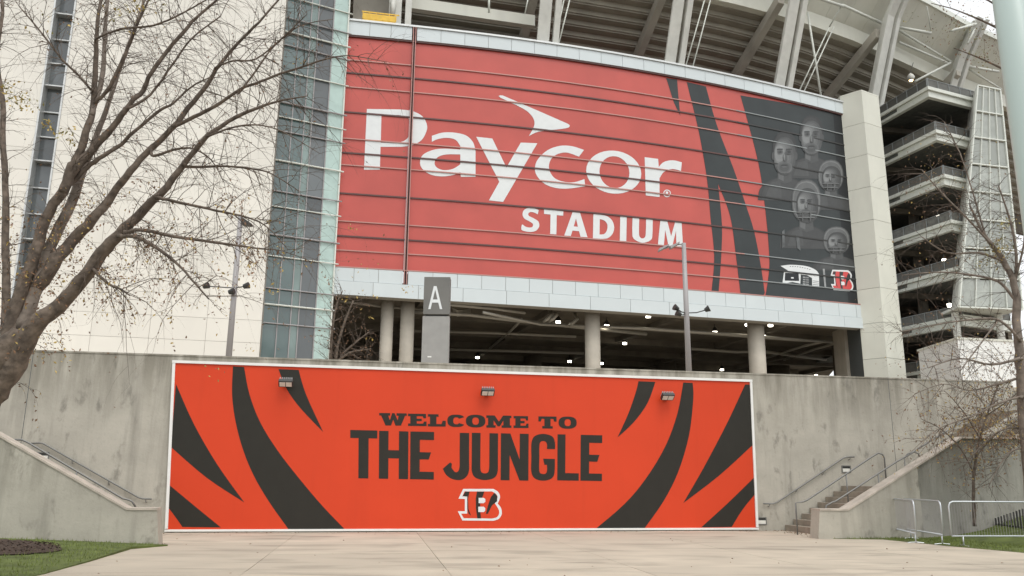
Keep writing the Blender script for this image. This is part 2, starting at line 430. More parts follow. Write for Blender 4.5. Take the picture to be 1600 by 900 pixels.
lawn([gl[0], gl[1], gl[2], gl[3], gl[4], gl[5], gl[6], (-22, 2), along(PL, -14, .0), along(PL, 0, .0)], zl, 'lawn', 26000)
zr = lambda x, y: .01 + max(0, x - 13.2) * .30
q_ = along(PR, .35, 0)
lawn([q_, gr[1], gr[2], gr[3], gr[4], (26, 20), along(PR, 16, 0)], zr, 'lawn', 22000)
def bed(x, y, rx, ry, zf, label):
    ring = [(x + rx * math.cos(t) * U(.93, 1.05), y + ry * math.sin(t) * U(.93, 1.05)) for t in [2 * math.pi * i / 36 for i in range(36)]]
    m = MB(); m.add([(x, y, zf(x, y) + .13)] + [(a * .55 + x * .45, b * .55 + y * .45, zf(a, b) + .12 + U(-.02, .02)) for a, b in ring] + [(a, b, zf(a, b) + .02) for a, b in ring],
                    [(0, 1 + i, 1 + (i + 1) % 36) for i in range(36)] + [(1 + i, 37 + i, 37 + (i + 1) % 36, 1 + (i + 1) % 36) for i in range(36)])
    for _ in range(700):
        t = U(0, 6.28); q = math.sqrt(R()) * .97; a, b = x + rx * q * math.cos(t), y + ry * q * math.sin(t); z = zf(a, b) + .13 * (1 - q * .6); l = U(.02, .06); th = U(0, 6.28)
        m.add([(a, b, z), (a + l * math.cos(th), b + l * math.sin(th), z + U(0, .03)), (a + .02 * math.sin(th), b - .02 * math.cos(th), z + .03)], [(0, 1, 2)])
    o = m.build('mulch_bed', M['mulch']); struct(o)
pm = pz(-5, 857, .15); bed(pm.x, pm.y, 1.15, 1.3, zl, '')

# ------------------------------------------------------------------ retaining wall
WT = 5.11
uA = WALL.hit(272, 564)[0]; uB = WALL.hit(1173, 594)[0]; uE = WALL.hit(1580, 604)[0]
wall = thing('retaining_wall', 'long weathered grey concrete retaining wall behind the orange banner', 'wall', (*wp(0), 0))
MB().strip(WALL, WALL.u[0] + 8, uE, -.1, WT, -.45, 0).build('wall', M['concrete'], wall)
MB().strip(WALL, WALL.u[0] + 8, uE + .03, WT, WT + .05, -.50, .02).build('coping', M['concrete'], wall)
for x in (40, 1392):
    u = WALL.hit(x, 640)[0]; MB().strip(WALL, u - .008, u + .008, .0, WT - .005, -.001, .003).build('joint', M['gap'], wall)
MB().strip(WALL, uE, uE + 14, -.1, WT - .25, -.75, -.30).build('wall_extension', M['concrete'], wall)
def step_light(x, y, surf, off, label):
    u, z = surf.hit(x, y, off); r = thing('wall_light', label, 'light', surf.at(u, z - .1, off), 'recessed step lights in the concrete walls')
    m = MB(); W2, H2 = .17, .12
    for a, b, c_, d_ in ((-W2, W2, H2 - .03, H2), (-W2, W2, -H2, -H2 + .03), (-W2, -W2 + .03, -H2 + .03, H2 - .03), (W2 - .03, W2, -H2 + .03, H2 - .03)):
        m.strip(surf, u + a, u + b, z + c_, z + d_, off - .01, off + .025)
    m.build('frame', M['rail_metal'], r)
    MB().strip(surf, u - W2 + .03, u + W2 - .03, z + .02, z + H2 - .03, off - .01, off + .006).build('louvre', M['black'], r)
    MB().strip(surf, u - W2 + .03, u + W2 - .03, z - H2 + .03, z + .02, off - .01, off + .012).build('diffuser', M['lens'], r)
step_light(1190, 814, WALL, 0, 'small recessed wall light low beside the right end of the orange banner')
step_light(1322, 733, WALL, 0, 'small recessed wall light beside the short wall handrail above the steps')
step_light(67, 713, WALL, 0, 'small recessed wall light above the left stair handrails')

# ------------------------------------------------------------------ WELCOME banner
ban = thing('banner', 'wide orange tiger striped WELCOME TO THE JUNGLE banner on the concrete wall', 'banner', WALL.at((uA + uB) / 2, .05, 0))
BQ = [(272, 565), (1173, 595), (1183, 826), (260, 829)]
def bpt(i, dx=0, dy=0): return (BQ[i][0] + dx, BQ[i][1] + dy)
m = MB(); top = [WALL.px(*p, .05) for p in BQ]; back = [WALL.at(*WALL.hit(*p, .05), .004) for p in BQ]
m.add(top + back, [(0, 1, 2, 3), (7, 6, 5, 4), (0, 4, 5, 1), (1, 5, 6, 2), (2, 6, 7, 3), (3, 7, 4, 0)]).build('panel', M['orange'], ban)
for a, b in ((0, 1), (1, 2), (2, 3), (3, 0)):
    p, q = WALL.px(*BQ[a], .06), WALL.px(*BQ[b], .06); d = (q - p).normalized()
    if a in (0, 2): p -= d * .047; q += d * .047
    else: p += d * .049; q -= d * .049
    MB().bar(p, q,   .08 if a != 2 else .06, .07, (NW.x, NW.y, 0)).build('frame', M['white'], ban)
def z3(pts, ox, oy, s): return [(ox + x / s, oy + y / s) for x, y in pts]
def smooth(pts, n=4):
    out = []; N_ = len(pts)
    for i in range(N_ - 1):
        p0, p1, p2, p3 = pts[max(i - 1, 0)], pts[i], pts[i + 1], pts[min(i + 2, N_ - 1)]
        for k in range(n):
            t = k / n
            out.append(tuple(.5 * (2 * p1[j] + (p2[j] - p0[j]) * t + (2 * p0[j] - 5 * p1[j] + 4 * p2[j] - p3[j]) * t * t + (3 * p1[j] - p0[j] - 3 * p2[j] + p3[j]) * t ** 3) for j in (0, 1)))
    return out + [pts[-1]]
stripes = [
    z3(smooth([(105, 150), (190, 340), (300, 530), (425, 705)]) + smooth([(425, 705), (250, 590), (81, 445)]), 240, 550, 3),
    z3(smooth([(372, 67), (368, 200), (385, 330), (420, 460), (470, 580), (540, 700), (632, 830)]) + smooth([(898, 833), (790, 720), (680, 590), (580, 460), (500, 330), (450, 200), (424, 70)]), 240, 550, 3),
    z3([(585, 80), (680, 84)] + smooth([(680, 84), (715, 200), (795, 375)]) + smooth([(795, 375), (690, 265), (625, 175), (585, 80)])[:-1], 240, 550, 3),
    z3(smooth([(70, 620), (190, 720), (315, 822)]) + smooth([(135, 820), (100, 770), (68, 728)]), 240, 550, 3),
    z3([(893, 137), (972, 140)] + smooth([(972, 140), (935, 240), (870, 330), (795, 400)]) + smooth([(795, 400), (845, 290), (880, 190), (893, 137)])[:-1], 700, 550, 3),
    z3([(1103, 143), (1147, 145)] + smooth([(1147, 145), (1150, 220), (1130, 390), (1080, 560), (1010, 700), (920, 828)]) + smooth([(692, 829), (830, 710), (930, 590), (1020, 440), (1075, 290), (1103, 143)])[:-1], 700, 550, 3),
    z3([(1393, 152), (1417, 153), (1427, 437)] + smooth([(1427, 437), (1270, 580), (1103, 708)]) + smooth([(1103, 708), (1200, 540), (1310, 330), (1393, 152)])[:-1], 700, 550, 3),
    z3([(1433, 590), (1436, 670)] + smooth([(1436, 670), (1380, 740), (1330, 820)]) + smooth([(1187, 822), (1310, 710), (1433, 590)])[:-1], 700, 550, 3)]
for sp in stripes: MB().patch([sp], WALL, .056).build('stripe', M['ink'], ban)

# --- lettering: outlines in a unit cell, y downwards
def ell(cx, cy, rx, ry, n=28, p=2.0, a0=0):
    out = []
    for i in range(n):
        t = 2 * math.pi * i / n + a0; c_, s_ = math.cos(t), math.sin(t)
        out.append((cx + rx * math.copysign(abs(c_) ** (2 / p), c_), cy + ry * math.copysign(abs(s_) ** (2 / p), s_)))
    return out
def cletter(th, to, a, n=26, p=2.6, serif=0):
    """open round letter: outer and inner arcs between angles a and 360-a"""
    def pt(t, rx, ry): c_, s_ = math.cos(t), math.sin(t); return (.5 + rx * math.copysign(abs(c_) ** (2 / p), c_), .5 + ry * math.copysign(abs(s_) ** (2 / p), s_))
    o = [pt(a + (2 * math.pi - 2 * a) * i / n, .5, .5) for i in range(n + 1)]
    i_ = [pt(a + (2 * math.pi - 2 * a) * i / n, .5 - th, .5 - to) for i in range(n + 1)]
    return o + i_[::-1]
SLAB = {
    'W': [[(0, 0), (.40, 0), (.40, .2), (.33, .2), (.385, .58), (.47, 0), (.56, 0), (.67, .58), (.71, .2), (.63, .2), (.63, 0), (1, 0), (1, .2), (.94, .2), (.79, 1), (.59, 1), (.51, .52), (.43, 1), (.23, 1), (.07, .2), (0, .2)]],
    'E': [[(0, 0), (.97, 0), (.97, .36), (.84, .36), (.79, .2), (.47, .2), (.47, .4), (.74, .4), (.74, .6), (.47, .6), (.47, .8), (.81, .8), (.87, .62), (1, .62), (1, 1), (0, 1), (0, .8), (.12, .8), (.12, .2), (0, .2)]],
    'L': [[(0, 0), (.6, 0), (.6, .2), (.48, .2), (.48, .8), (.76, .8), (.83, .52), (1, .52), (1, 1), (0, 1), (0, .8), (.12, .8), (.12, .2), (0, .2)]],
    'C': [cletter(.33, .22, .55) + []],
    'O': [ell(.5, .5, .5, .52, 30, 2.5), ell(.5, .5, .17, .30, 20, 2.5)],
    'M': [[(0, 0), (.33, 0), (.5, .5), (.67, 0), (1, 0), (1, .2), (.94, .2), (.94, .8), (1, .8), (1, 1), (.61, 1), (.61, .8), (.68, .8), (.68, .40), (.54, .88), (.45, .88), (.29, .40), (.29, .8), (.37, .8), (.37, 1), (0, 1), (0, .8), (.07, .8), (.07, .2), (0, .2)]],
    'T': [[(0, 0), (1, 0), (1, .42), (.87, .42), (.82, .2), (.67, .2), (.67, .8), (.79, .8), (.79, 1), (.21, 1), (.21, .8), (.33, .8), (.33, .2), (.18, .2), (.13, .42), (0, .42)]]}
BLOCK = {
    'T': [[(0, 0), (1, 0), (1, .165), (.68, .165), (.68, 1), (.31, 1), (.31, .165), (0, .165)]],
    'H': [[(0, 0), (.32, 0), (.32, .40), (.68, .40), (.68, 0), (1, 0), (1, 1), (.68, 1), (.68, .57), (.32, .57), (.32, 1), (0, 1)]],
    'E': [[(0, 0), (1, 0), (1, .17), (.40, .17), (.40, .43), (.88, .43), (.78, .58), (.40, .58), (.40, .84), (1, .84), (1, 1), (0, 1)]],
    'J': [[(.64, 0), (1, 0)] + smooth([(1, 0), (1, .55), (1, .80), (.90, .93), (.68, 1), (.38, .985), (.14, .90), (0, .77)])[3:] + [(.28, .63), (.35, .66), (.33, .74)] + smooth([(.33, .74), (.46, .83), (.58, .82), (.64, .72), (.64, .5), (.64, 0)])[1:-1]],
    'U': [[(0, 0), (.33, 0)] + smooth([(.33, 0), (.33, .55), (.34, .78), (.42, .85), (.58, .85), (.66, .78), (.67, .55), (.67, 0)])[3:-2] + [(.67, 0), (1, 0)] + smooth([(1, 0), (1, .6), (.99, .82), (.86, .95), (.5, 1), (.14, .95), (.01, .82), (0, .6), (0, 0)])[3:-1]],
    'N': [[(0, 0), (.34, 0), (.68, .55), (.68, 0), (1, 0), (1, 1), (.68, 1), (.32, .46), (.32, 1), (0, 1)]],
    'G': [smooth([(1, .32), (1, .18), (.88, .05), (.5, 0), (.14, .05), (0, .2), (0, .5), (0, .8), (.14, .95), (.5, 1), (.86, .95), (.99, .82), (1, .53)])[:-1] + [(1, .53), (.50, .53), (.56, .66), (.66, .66)] + smooth([(.66, .66), (.67, .78), (.60, .85), (.42, .85), (.34, .78), (.34, .5), (.34, .24), (.42, .16), (.58, .16), (.66, .22), (.66, .32)])[1:]],
    'L': [[(0, 0), (.37, 0), (.37, .84), (1, .84), (1, 1), (0, 1)]]}
SANS = {
    'S': [smooth([(.93, .06), (.68, 0), (.42, 0), (.15, .09), (.04, .28), (.14, .46), (.45, .57), (.62, .66), (.60, .78), (.42, .82), (.20, .79), (.03, .72), (0, .93), (.22, .99), (.50, 1), (.80, .93), (.97, .74), (.92, .54), (.66, .42), (.40, .34), (.36, .24), (.48, .17), (.68, .18), (.88, .24)])],
    'T': [[(0, 0), (1, 0), (1, .19), (.66, .19), (.66, 1), (.34, 1), (.34, .19), (0, .19)]],
    'A': [[(.34, 0), (.66, 0), (1, 1), (.70, 1), (.63, .77), (.35, .77), (.28, 1), (0, 1)], [(.40, .59), (.58, .59), (.49, .25)]],
    'D': [[(0, 0)] + smooth([(.38, 0), (.66, .04), (.90, .2), (1, .48), (.92, .76), (.70, .95), (.38, 1)]) + [(0, 1)], [(.31, .19)] + smooth([(.38, .19), (.55, .24), (.66, .36), (.68, .5), (.64, .66), (.54, .78), (.38, .82)]) + [(.31, .82)]],
    'I': [[(0, 0), (1, 0), (1, 1), (0, 1)]],
    'U': [[(0, 0), (.33, 0)] + smooth([(.33, 0), (.33, .5), (.36, .74), (.5, .82), (.64, .74), (.67, .5), (.67, 0)])[3:-2] + [(.67, 0), (1, 0)] + smooth([(1, 0), (1, .55), (.93, .85), (.5, 1), (.07, .85), (0, .55), (0, 0)])[3:-1]],
    'M': [[(.08, 0), (.36, 0), (.52, .60), (.67, 0), (.93, 0), (1, 1), (.74, 1), (.71, .36), (.58, 1), (.42, 1), (.28, .36), (.24, 1), (0, 1)]]}
def glyph(shape, quad, mirror=False):
    """cell to a quad given as top-left, top-right, bottom-right, bottom-left in photograph pixels"""
    a, b, c_, d_ = quad
    return [[((1 - y) * ((1 - x) * a[0] + x * b[0]) + y * ((1 - x) * d_[0] + x * c_[0]), (1 - y) * ((1 - x) * a[1] + x * b[1]) + y * ((1 - x) * d_[1] + x * c_[1])) for x, y in lp] for lp in shape]
def cell(x0, x1, y0, y1, sl, ox, oy, s, lean=0):
    w_ = x1 - x0
    return z3([(x0, y0), (x1, y0 + w_ * sl), (x1 + lean, y1 + w_ * sl * .8), (x0 + lean, y1)], ox, oy, s)
for ch, x0, x1, y0, y1 in (('W', 200, 364, 20, 94), ('E', 372, 482, 24, 97), ('L', 490, 596, 27, 100), ('C', 606, 712, 29, 103), ('O', 716, 832, 31, 104), ('M', 838, 987, 34, 107), ('E', 1000, 1089, 38, 109), ('T', 1148, 1256, 40, 112), ('O', 1268, 1376, 42, 112)):
    MB().patch(glyph(SLAB[ch], cell(x0, x1, y0, y1, .014, 540, 640, 3.81)), WALL, .056).build('letter', M['ink'], ban)
for ch, x0, x1, y0, y1 in (('T', 28, 189, 121, 408), ('H', 200, 374, 126, 411), ('E', 386, 527, 130, 414), ('J', 580, 736, 136, 417), ('U', 752, 908, 138, 418), ('N', 925, 1090, 141, 420), ('G', 1107, 1247, 143, 422), ('L', 1262, 1390, 147, 421), ('E', 1400, 1528, 150, 423)):
    MB().patch(glyph(BLOCK[ch], cell(x0, x1, y0, y1, .022, 540, 640, 3.81, -2)), WALL, .056).build('letter', M['ink'], ban)
BX = lambda pts: [((x - 668) / 262, (y - 470) / 192) for x, y in pts]
EMB = dict(
    out=BX([(700, 472)] + smooth([(880, 472), (908, 490), (920, 520), (905, 560)]) + smooth([(905, 560), (925, 585), (930, 620), (912, 650), (880, 662)]) + [(695, 660), (668, 605), (710, 605), (710, 532), (672, 530)]),
    inn=BX([(708, 487)] + smooth([(872, 487), (896, 503), (904, 525), (888, 558)]) + smooth([(888, 558), (909, 590), (914, 618), (900, 640), (872, 648)]) + [(703, 646), (688, 619), (724, 619), (724, 517), (695, 516)]),
    st=[BX([(712, 488), (738, 488), (729, 530), (731, 590), (747, 632), (733, 620), (725, 590), (725, 517), (697, 515)]), BX([(782, 488), (826, 488), (815, 520), (801, 560), (803, 610), (806, 647), (784, 647), (776, 590), (775, 530)]),
        BX([(886, 495), (903, 515), (902, 545), (872, 570), (847, 620), (835, 620), (848, 570), (865, 520)])],
    ct=[BX([(792, 525), (822, 525), (832, 533), (832, 549), (822, 557), (792, 557)]), BX([(790, 578), (822, 578), (831, 586), (831, 602), (822, 610), (790, 610)])])
def emblem(root, quad, surf, off, fill, ink):
    e = MB().patch(glyph([EMB['out']], quad), surf, off).build('emblem', M['lettering'], root)
    MB().patch(glyph([EMB['inn']], quad), surf, off + .004).build('emblem_fill', fill, e)
    for s_ in EMB['st']: MB().patch(glyph([s_], quad), surf, off + .008).build('emblem_stripe', ink, e)
    for s_ in EMB['ct']: MB().patch(glyph([s_], quad), surf, off + .012).build('emblem_counter', M['lettering'], e)
emblem(ban, z3([(668, 470), (930, 470), (930, 662), (668, 662)], 540, 640, 3.81), WALL, .056, M['orange'], M['ink'])

# floodlights over the banner
def floodlight(x, y, label, first=[]):
    u, z = WALL.hit(x, y, .2); loc = WALL.at(u, z, .056)
    if first: return dup(first[0], loc, label)
    r = thing('floodlight', label, 'floodlight', loc, 'floodlights fixed above the banner'); first.append(r)
    t = Vector((TW.x, TW.y, 0)); n = Vector((NW.x, NW.y, 0)); k = Vector((0, 0, 1)); L0 = loc
    MB().para(L0 - t * .06 - k * .06 - n * .02, t * .12, k * .14, n * .06).para(L0 - t * .025 + n * .03, t * .05, k * .05, n * .16).build('bracket', M['black'], r)
    dn = (k * -.80 + n * .6).normalized(); bk = -dn; f = t.cross(dn).normalized()
    c_ = L0 + n * .27 + k * .02
    MB().para(c_ - t * .21 - f * .13 - dn * .05, t * .42, f * .26, dn * .11).build('housing', M['black'], r, bevel=.012)
    mm = MB()
    for i in range(7): mm.para(c_ - t * (.18 - i * .057) - f * .11 - dn * .13, t * .018, f * .22, dn * .085)
    mm.build('heat_sink', M['greypole'], r)
    for s_ in (-1, 1): MB().para(c_ + t * (s_ * .095 - .085) - f * .09 + dn * .055, t * .17, f * .18, dn * .012).build('lens', M['lens'], r)
    return r
floodlight(447, 600, 'black floodlight over the dark stripe at the left of the banner')
floodlight(761, 614, 'black floodlight above the words in the middle of the banner')
floodlight(1041, 621, 'black floodlight between two stripes at the right of the banner')

# ------------------------------------------------------------------ stairs and parapets
def parapet(name, label, P, prof, th, split=None):
    """prof: (s along wall, z) outline of the top from its end, P front lower corner"""
    r = thing(name, label, 'parapet', (P[0], P[1], 0))
    def body(pf, o0, m_, flare):
        base = [(pf[-1][0], -.1), (pf[0][0] + flare, -.1)]
        pts = [Vector((*along(P, s, o0), z)) for s, z in pf + base]
        MB().prism(pts, Vector((-NW.x * (th + o0), -NW.y * (th + o0), 0))).build('wall', M[m_], r)
    fl_ = -.12 if prof[-1][0] > 0 else .12
    if split is None: body(prof, 0, 'concrete2', fl_)
    else:
        (s0_, z0_), (s1_, z1_) = prof[1], prof[2]; zs_ = z0_ + (z1_ - z0_) * (split - s0_) / (s1_ - s0_)
        body(prof[:2] + [(split, zs_)], 0, 'concrete2', fl_); body([(split + .006, zs_)] + prof[2:], -.09, 'concrete3', 0)
    mm = MB()
    for (s0, z0), (s1, z1) in zip(prof, prof[1:]):
        a, b = Vector((*along(P, s0, .025), z0)), Vector((*along(P, s1, .025), z1))
        mm.prism([a, b, b + Vector((0, 0, .05)), a + Vector((0, 0, .05))], Vector((-NW.x * (th + .05), -NW.y * (th + .05), 0)))
    mm.build('coping', M['coping'], r); return r
def on_par(P, x, y):
    """s, z of a photograph point on the front face of a parapet"""
    s_ = Surf([along(P, -20), along(P, 30)]); u, z = s_.hit(x, y); return u - 20, z
lp = [on_par(PL, 245, 797), on_par(PL, 198, 797), on_par(PL, -60, 649)]
lp[0] = (0, lp[1][1])
parapet('stair_parapet', 'low grey concrete stair wall sloping down towards the banner on the left', PL, [lp[0], lp[1], lp[2]], .45)
rp = [on_par(PR, 1281, 797), on_par(PR, 1325, 798), on_par(PR, 1502, 685), on_par(PR, 1640, 686)]
rp[0] = (0, rp[1][1])
parapet('stair_parapet', 'grey concrete stair wall climbing to the right behind the crowd barriers', PR, rp, .45, on_par(PR, 1436, 760)[0])
u2 = Surf([along(PR, -20, -1.2), along(PR, 30, -1.2)])
pb = [u2.px(1480, 715), u2.px(1535, 684), u2.px(1598, 645), u2.px(1680, 610)]
back_par = thing('stair_parapet', 'darker upper stair wall sloping up at the far right above the lower one', 'parapet', (pb[0].x, pb[0].y, 0))
MB().prism(pb + [Vector((pb[3].x, pb[3].y, 0)), Vector((pb[0].x, pb[0].y, 0))], Vector((-NW.x * .4, -NW.y * .4, 0))).build('wall', M['concrete2'], back_par)
# right staircase
sw = (Vector(wp(0)) - Vector(PR)).dot(-NW) - .04                       # distance wall to parapet front
s0 = (WALL.px(1226, 824).to_2d() - Vector(PR)).dot(TW)
stair = thing('staircase', 'broad concrete steps climbing right between the wall and its parapet', 'stairs', (*along(PR, s0, -2), 0))
RISE, GO = .180, .305
for i in range(22):
    s_ = s0 + i * GO + (1.3 if i >= 8 else 0); z1 = RISE * (i + 1)
    e = GO + (.03 if i != 7 else 1.33)
    a = Vector((*along(PR, s_, -.46), max(0, z1 - .5) - .02)); d = -Vector((NW.x, NW.y, 0)) * (sw - .46)
    MB().para(a, Vector((TW.x, TW.y, 0)) * e, d, Vector((0, 0, z1 - a.z))).build('step', M['step'], stair)
stairl = thing('staircase', 'concrete steps half hidden behind the left stair wall', 'stairs', (*along(PL, -1, -2), 0))
swl = (Vector(wp(0)) - Vector(PL)).dot(-NW) - .04
for i in range(16):
    s_ = -1.6 - i * GO; z1 = RISE * (i + 1); a = Vector((*along(PL, s_ - GO - .03, -.46), max(0, z1 - .5) - .02))
    MB().para(a, Vector((TW.x, TW.y, 0)) * (GO + .03), -Vector((NW.x, NW.y, 0)) * (swl - .46), Vector((0, 0, z1 - a.z))).build('step', M['step'], stairl)

def handrail(label, pts, posts, rad=.024, brackets=None, surf=None, off=0):
    r = thing('handrail', label, 'handrail', pts[0])
    MB().tube(pts, rad, 10).build('rail', M['rail_metal'], r, smooth=True)
    for p, z in posts: MB().tube([Vector(p), Vector((p[0], p[1], z))], rad * .95, 8).build('post', M['rail_metal'], r, smooth=True)
    for p in brackets or []:
        n = -Vector((NW.x, NW.y, 0)); q = Vector(p)
        MB().tube([q, q + Vector((0, 0, -.07)), q + Vector((0, 0, -.09)) + n * off], .014, 6).build('bracket', M['rail_metal'], r)
    return r
WS = lambda x, y, o: WALL.px(x, y, o)
handrail('short handrail bracketed to the wall right of the orange banner', [WS(x, y, .09) for x, y in ((1193, 787), (1208, 787), (1214, 785), (1317, 716), (1323, 714), (1335, 714))], [], brackets=[WS(x, y, .09) for x, y in ((1202, 787), (1245, 764), (1286, 737), (1328, 714))], off=.09)
MS = Surf([along(PR, -20, -1.75), along(PR, 30, -1.75)])
mp = [MS.px(x, y) for x, y in ((1243, 786), (1255, 784), (1262, 781), (1362, 714), (1372, 708), (1379, 710), (1382, 716))]
p0 = MS.px(1241, 830); p1 = MS.px(1384, 748); pm_ = MS.px(1322, 742); pe = MS.px(1322, 768)
handrail('free standing middle handrail with a curved end on the concrete steps', [Vector((mp[0].x, mp[0].y, 0))] + mp + [p1 - Vector((0, 0, .4))], [(pm_, pe.z - .5)])
HS = Surf([along(PR, -20, -.62), along(PR, 30, -.62)])
hp = [HS.px(x, y) for x, y in ((1290, 800), (1291, 790), (1300, 785), (1306, 783), (1400, 722), (1425, 708), (1436, 700), (1505, 658), (1560, 624))]
handrail('long handrail rising along the inside of the right stair wall', [hp[0] - Vector((0, 0, .9))] + hp, [(HS.px(1372, 741), HS.px(1372, 741).z - 1.2), (HS.px(1470, 679), HS.px(1470, 679).z - 1.2)])
lo = [HS.px(x, y) for x, y in ((1413, 716), (1418, 709), (1428, 706), (1435, 709), (1437, 716))]
handrail('small looped rail end halfway up the right stair wall', lo, [(lo[0], lo[0].z - 1.0), (lo[-1], lo[-1].z - 1.0)], .02)
handrail('upper handrail bracketed to the wall above the left stair', [WS(x, y, .09) for x, y in ((237, 780), (222, 779), (216, 777), (68, 693), (62, 692), (48, 693))], [], brackets=[WS(x, y, .09) for x, y in ((228, 780), (170, 752), (113, 719))], off=.09)
LS = Surf([along(PL, -30, -1.4), along(PL, 20, -1.4)])
ll = [LS.px(x, y) for x, y in ((212, 792), (206, 783), (198, 780), (192, 779), (45, 692), (34, 687), (22, 687), (17, 690))]
handrail('lower handrail with curved ends standing behind the left stair wall', ll, [(ll[0], .3), (LS.px(120, 736), 1.0), (ll[-1], 1.6)])

# crowd barriers
def barrier(label, a, b, legs, loops=()):
    """a, b: foot points (x, y); a flat frame of tubes filled with bars"""
    A_, B_ = Vector(a), Vector(b); L_ = (B_ - A_).length; t = (B_ - A_) / L_; tt = Vector((t.x, t.y, 0))
    zg = max(0, zr(*((A_ + B_) / 2)) * .6)
    P = lambda s_, z: Vector((A_.x + t.x * s_, A_.y + t.y * s_, z + zg))
    r = thing('crowd_barrier', label, 'barrier', P(0, 0), 'galvanised crowd barriers on the right lawn edge'); rr = .12
    MB().tube([P(0, .25), P(0, 1.10 - rr), P(rr * .3, 1.10 - rr * .3), P(rr, 1.10), P(L_ - rr, 1.10), P(L_ - rr * .3, 1.10 - rr * .3), P(L_, 1.10 - rr), P(L_, .25), P(0, .25)], .021, 10).build('frame', M['galv'], r, smooth=True)
    mm = MB(); n = int(L_ / .075)
    for i in range(1, n): mm.tube([P(L_ * i / n, .25), P(L_ * i / n, 1.09)], .0038, 4, False)
    k = mm.build('infill_bars', M['greypole'], r); k['kind'] = 'stuff'
    for s_ in legs:
        MB().tube([P(s_, .25), P(s_, .02 - zg * .5)], .019, 8).build('leg', M['galv'], r, smooth=True)
        nv = Vector((-t.y, t.x, 0)); MB().tube([P(s_, .012) - nv * .2, P(s_, .03), P(s_, .012) + nv * .2], .012, 6).build('foot', M['galv'], r)
    return r
b1 = G(1476, 852); b0 = G(1388, 838); bm_ = G(1438, 850); b2 = G(1489, 854)
tA = (Vector(b1) - Vector(b0)).normalized()
barrier('left crowd barrier ending in front of the climbing stair wall', (bm_[0] - tA.x * -2.0 * 0 - 0.05, bm_[1] + .05), (bm_[0] - 1.35 + 1.9, bm_[1] + 3.0), (.15,))
barrier('narrow crowd barrier overlapping between the other two', b1, (b1[0] + .25, b1[1] + 2.6), (.12, 2.3))
barrier('long crowd barrier at the far right edge of the forecourt', b2, (b2[0] + 2.4, b2[1] + .25), (.3, 2.1))

# black ribbed edging round the right bed
ED = Surf([G(1540, 838), G(1600, 846)])
ea, eb = ED.u[0], ED.u[1] * 1.7
p_ = ED.at(ea, 0); ed = thing('lawn_edging', 'black ribbed plastic edging on the lawn behind the right barrier', 'edging', (p_.x, p_.y, zr(p_.x, p_.y)))
for i in range(22):
    u = ea + (eb - ea) * i / 21; p = ED.at(u, 0); zz = zr(p.x, p.y); h_ = .05 + .50 * min(1, i / 13)
    MB().strip(ED, u - .024, u + .024, zz - .05, zz + h_, -.03, .0).build('slat', M['black'], ed)
MB().strip(ED, ea, eb, (lambda u: zr(*ED.at(u, 0).to_2d()) - .05), (lambda u: zr(*ED.at(u, 0).to_2d()) + .05), -.05, -.03).build('rail', M['black'], ed)

# ------------------------------------------------------------------ STADIUM
st = thing('stadium', 'big grey stadium front with raking steel columns over an open dark concourse', 'stadium', (8, 54, PZ))
OFFB = -1.3
uS0, uS1 = uL - .3, uR + .2
def fascia(name, lo, hi, n, u0, u1, o=.25, joint=None):
    f = MB().strip(SIGN, u0, u1, lambda u: lo(u) + .02, lambda u: hi(u) - .02, -.6, o - .06).build(name, M['joint_pale'], st)
    for i in range(n):
        a = u0 + (u1 - u0) * i / n + .012; b = u0 + (u1 - u0) * (i + 1) / n - .012
        MB().strip(SIGN, a, b, lambda u: lo(u) + .012, lambda u: hi(u) - .012, o - .058, o).build('fascia_panel', M['fascia'], f)
    return f
uJ2 = uJ + .10
for u0, u1, n in ((uL, uJ - .16, 3), (uJ + .16, uR, 21)):
    fascia('top_fascia', Rtop, Ftop, n, u0, u1)
for u0, u1, n in ((uL - .3, uJ - .16, 3), (uJ + .16, uR + .25, 22)):
    fascia('upper_band', Fmid, Rbot, n, u0, u1)
fascia('lower_band', Fbot, Fmid, 14, uL - .4, uR + .3, .30)
MB().strip(SIGN, uL, uR, lambda u: Ftop(u), lambda u: Ftop(u) + .13, -.8, .34).build('cap_rail', M['alu'], st)
MB().strip(SIGN, uL, uR, lambda u: Ftop(u) + .13, lambda u: Ftop(u) + .36, -.9, -.5).build('gutter', M['greypole'], st)
# concourse
CZ = 12.95
def offp(u, off): p = SIGN.at(u, 0, off); return (p.x, p.y)
front = [offp(u, -.5) for u in SIGN.cuts(uL - 6, uR + 1)]
backp = [(45, 128), (-45, 112)]
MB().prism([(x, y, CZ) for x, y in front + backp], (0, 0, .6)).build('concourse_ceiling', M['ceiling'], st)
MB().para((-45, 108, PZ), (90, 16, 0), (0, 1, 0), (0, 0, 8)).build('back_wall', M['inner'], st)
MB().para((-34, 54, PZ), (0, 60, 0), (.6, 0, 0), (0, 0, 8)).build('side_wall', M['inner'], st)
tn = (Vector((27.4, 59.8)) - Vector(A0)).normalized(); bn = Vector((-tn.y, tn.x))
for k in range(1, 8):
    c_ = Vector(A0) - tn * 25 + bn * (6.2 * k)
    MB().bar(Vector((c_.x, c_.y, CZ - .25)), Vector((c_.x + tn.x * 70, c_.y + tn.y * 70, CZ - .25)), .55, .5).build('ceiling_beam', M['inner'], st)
for k in range(-1, 6):
    c_ = Vector(A0) + tn * (k * 9.0 + 1.5) + bn * 1.5
    MB().bar(Vector((c_.x, c_.y, CZ - .2)), Vector((c_.x + bn.x * 48, c_.y + bn.y * 48, CZ - .2)), .5, .4).build('ceiling_girder', M['inner'], st)
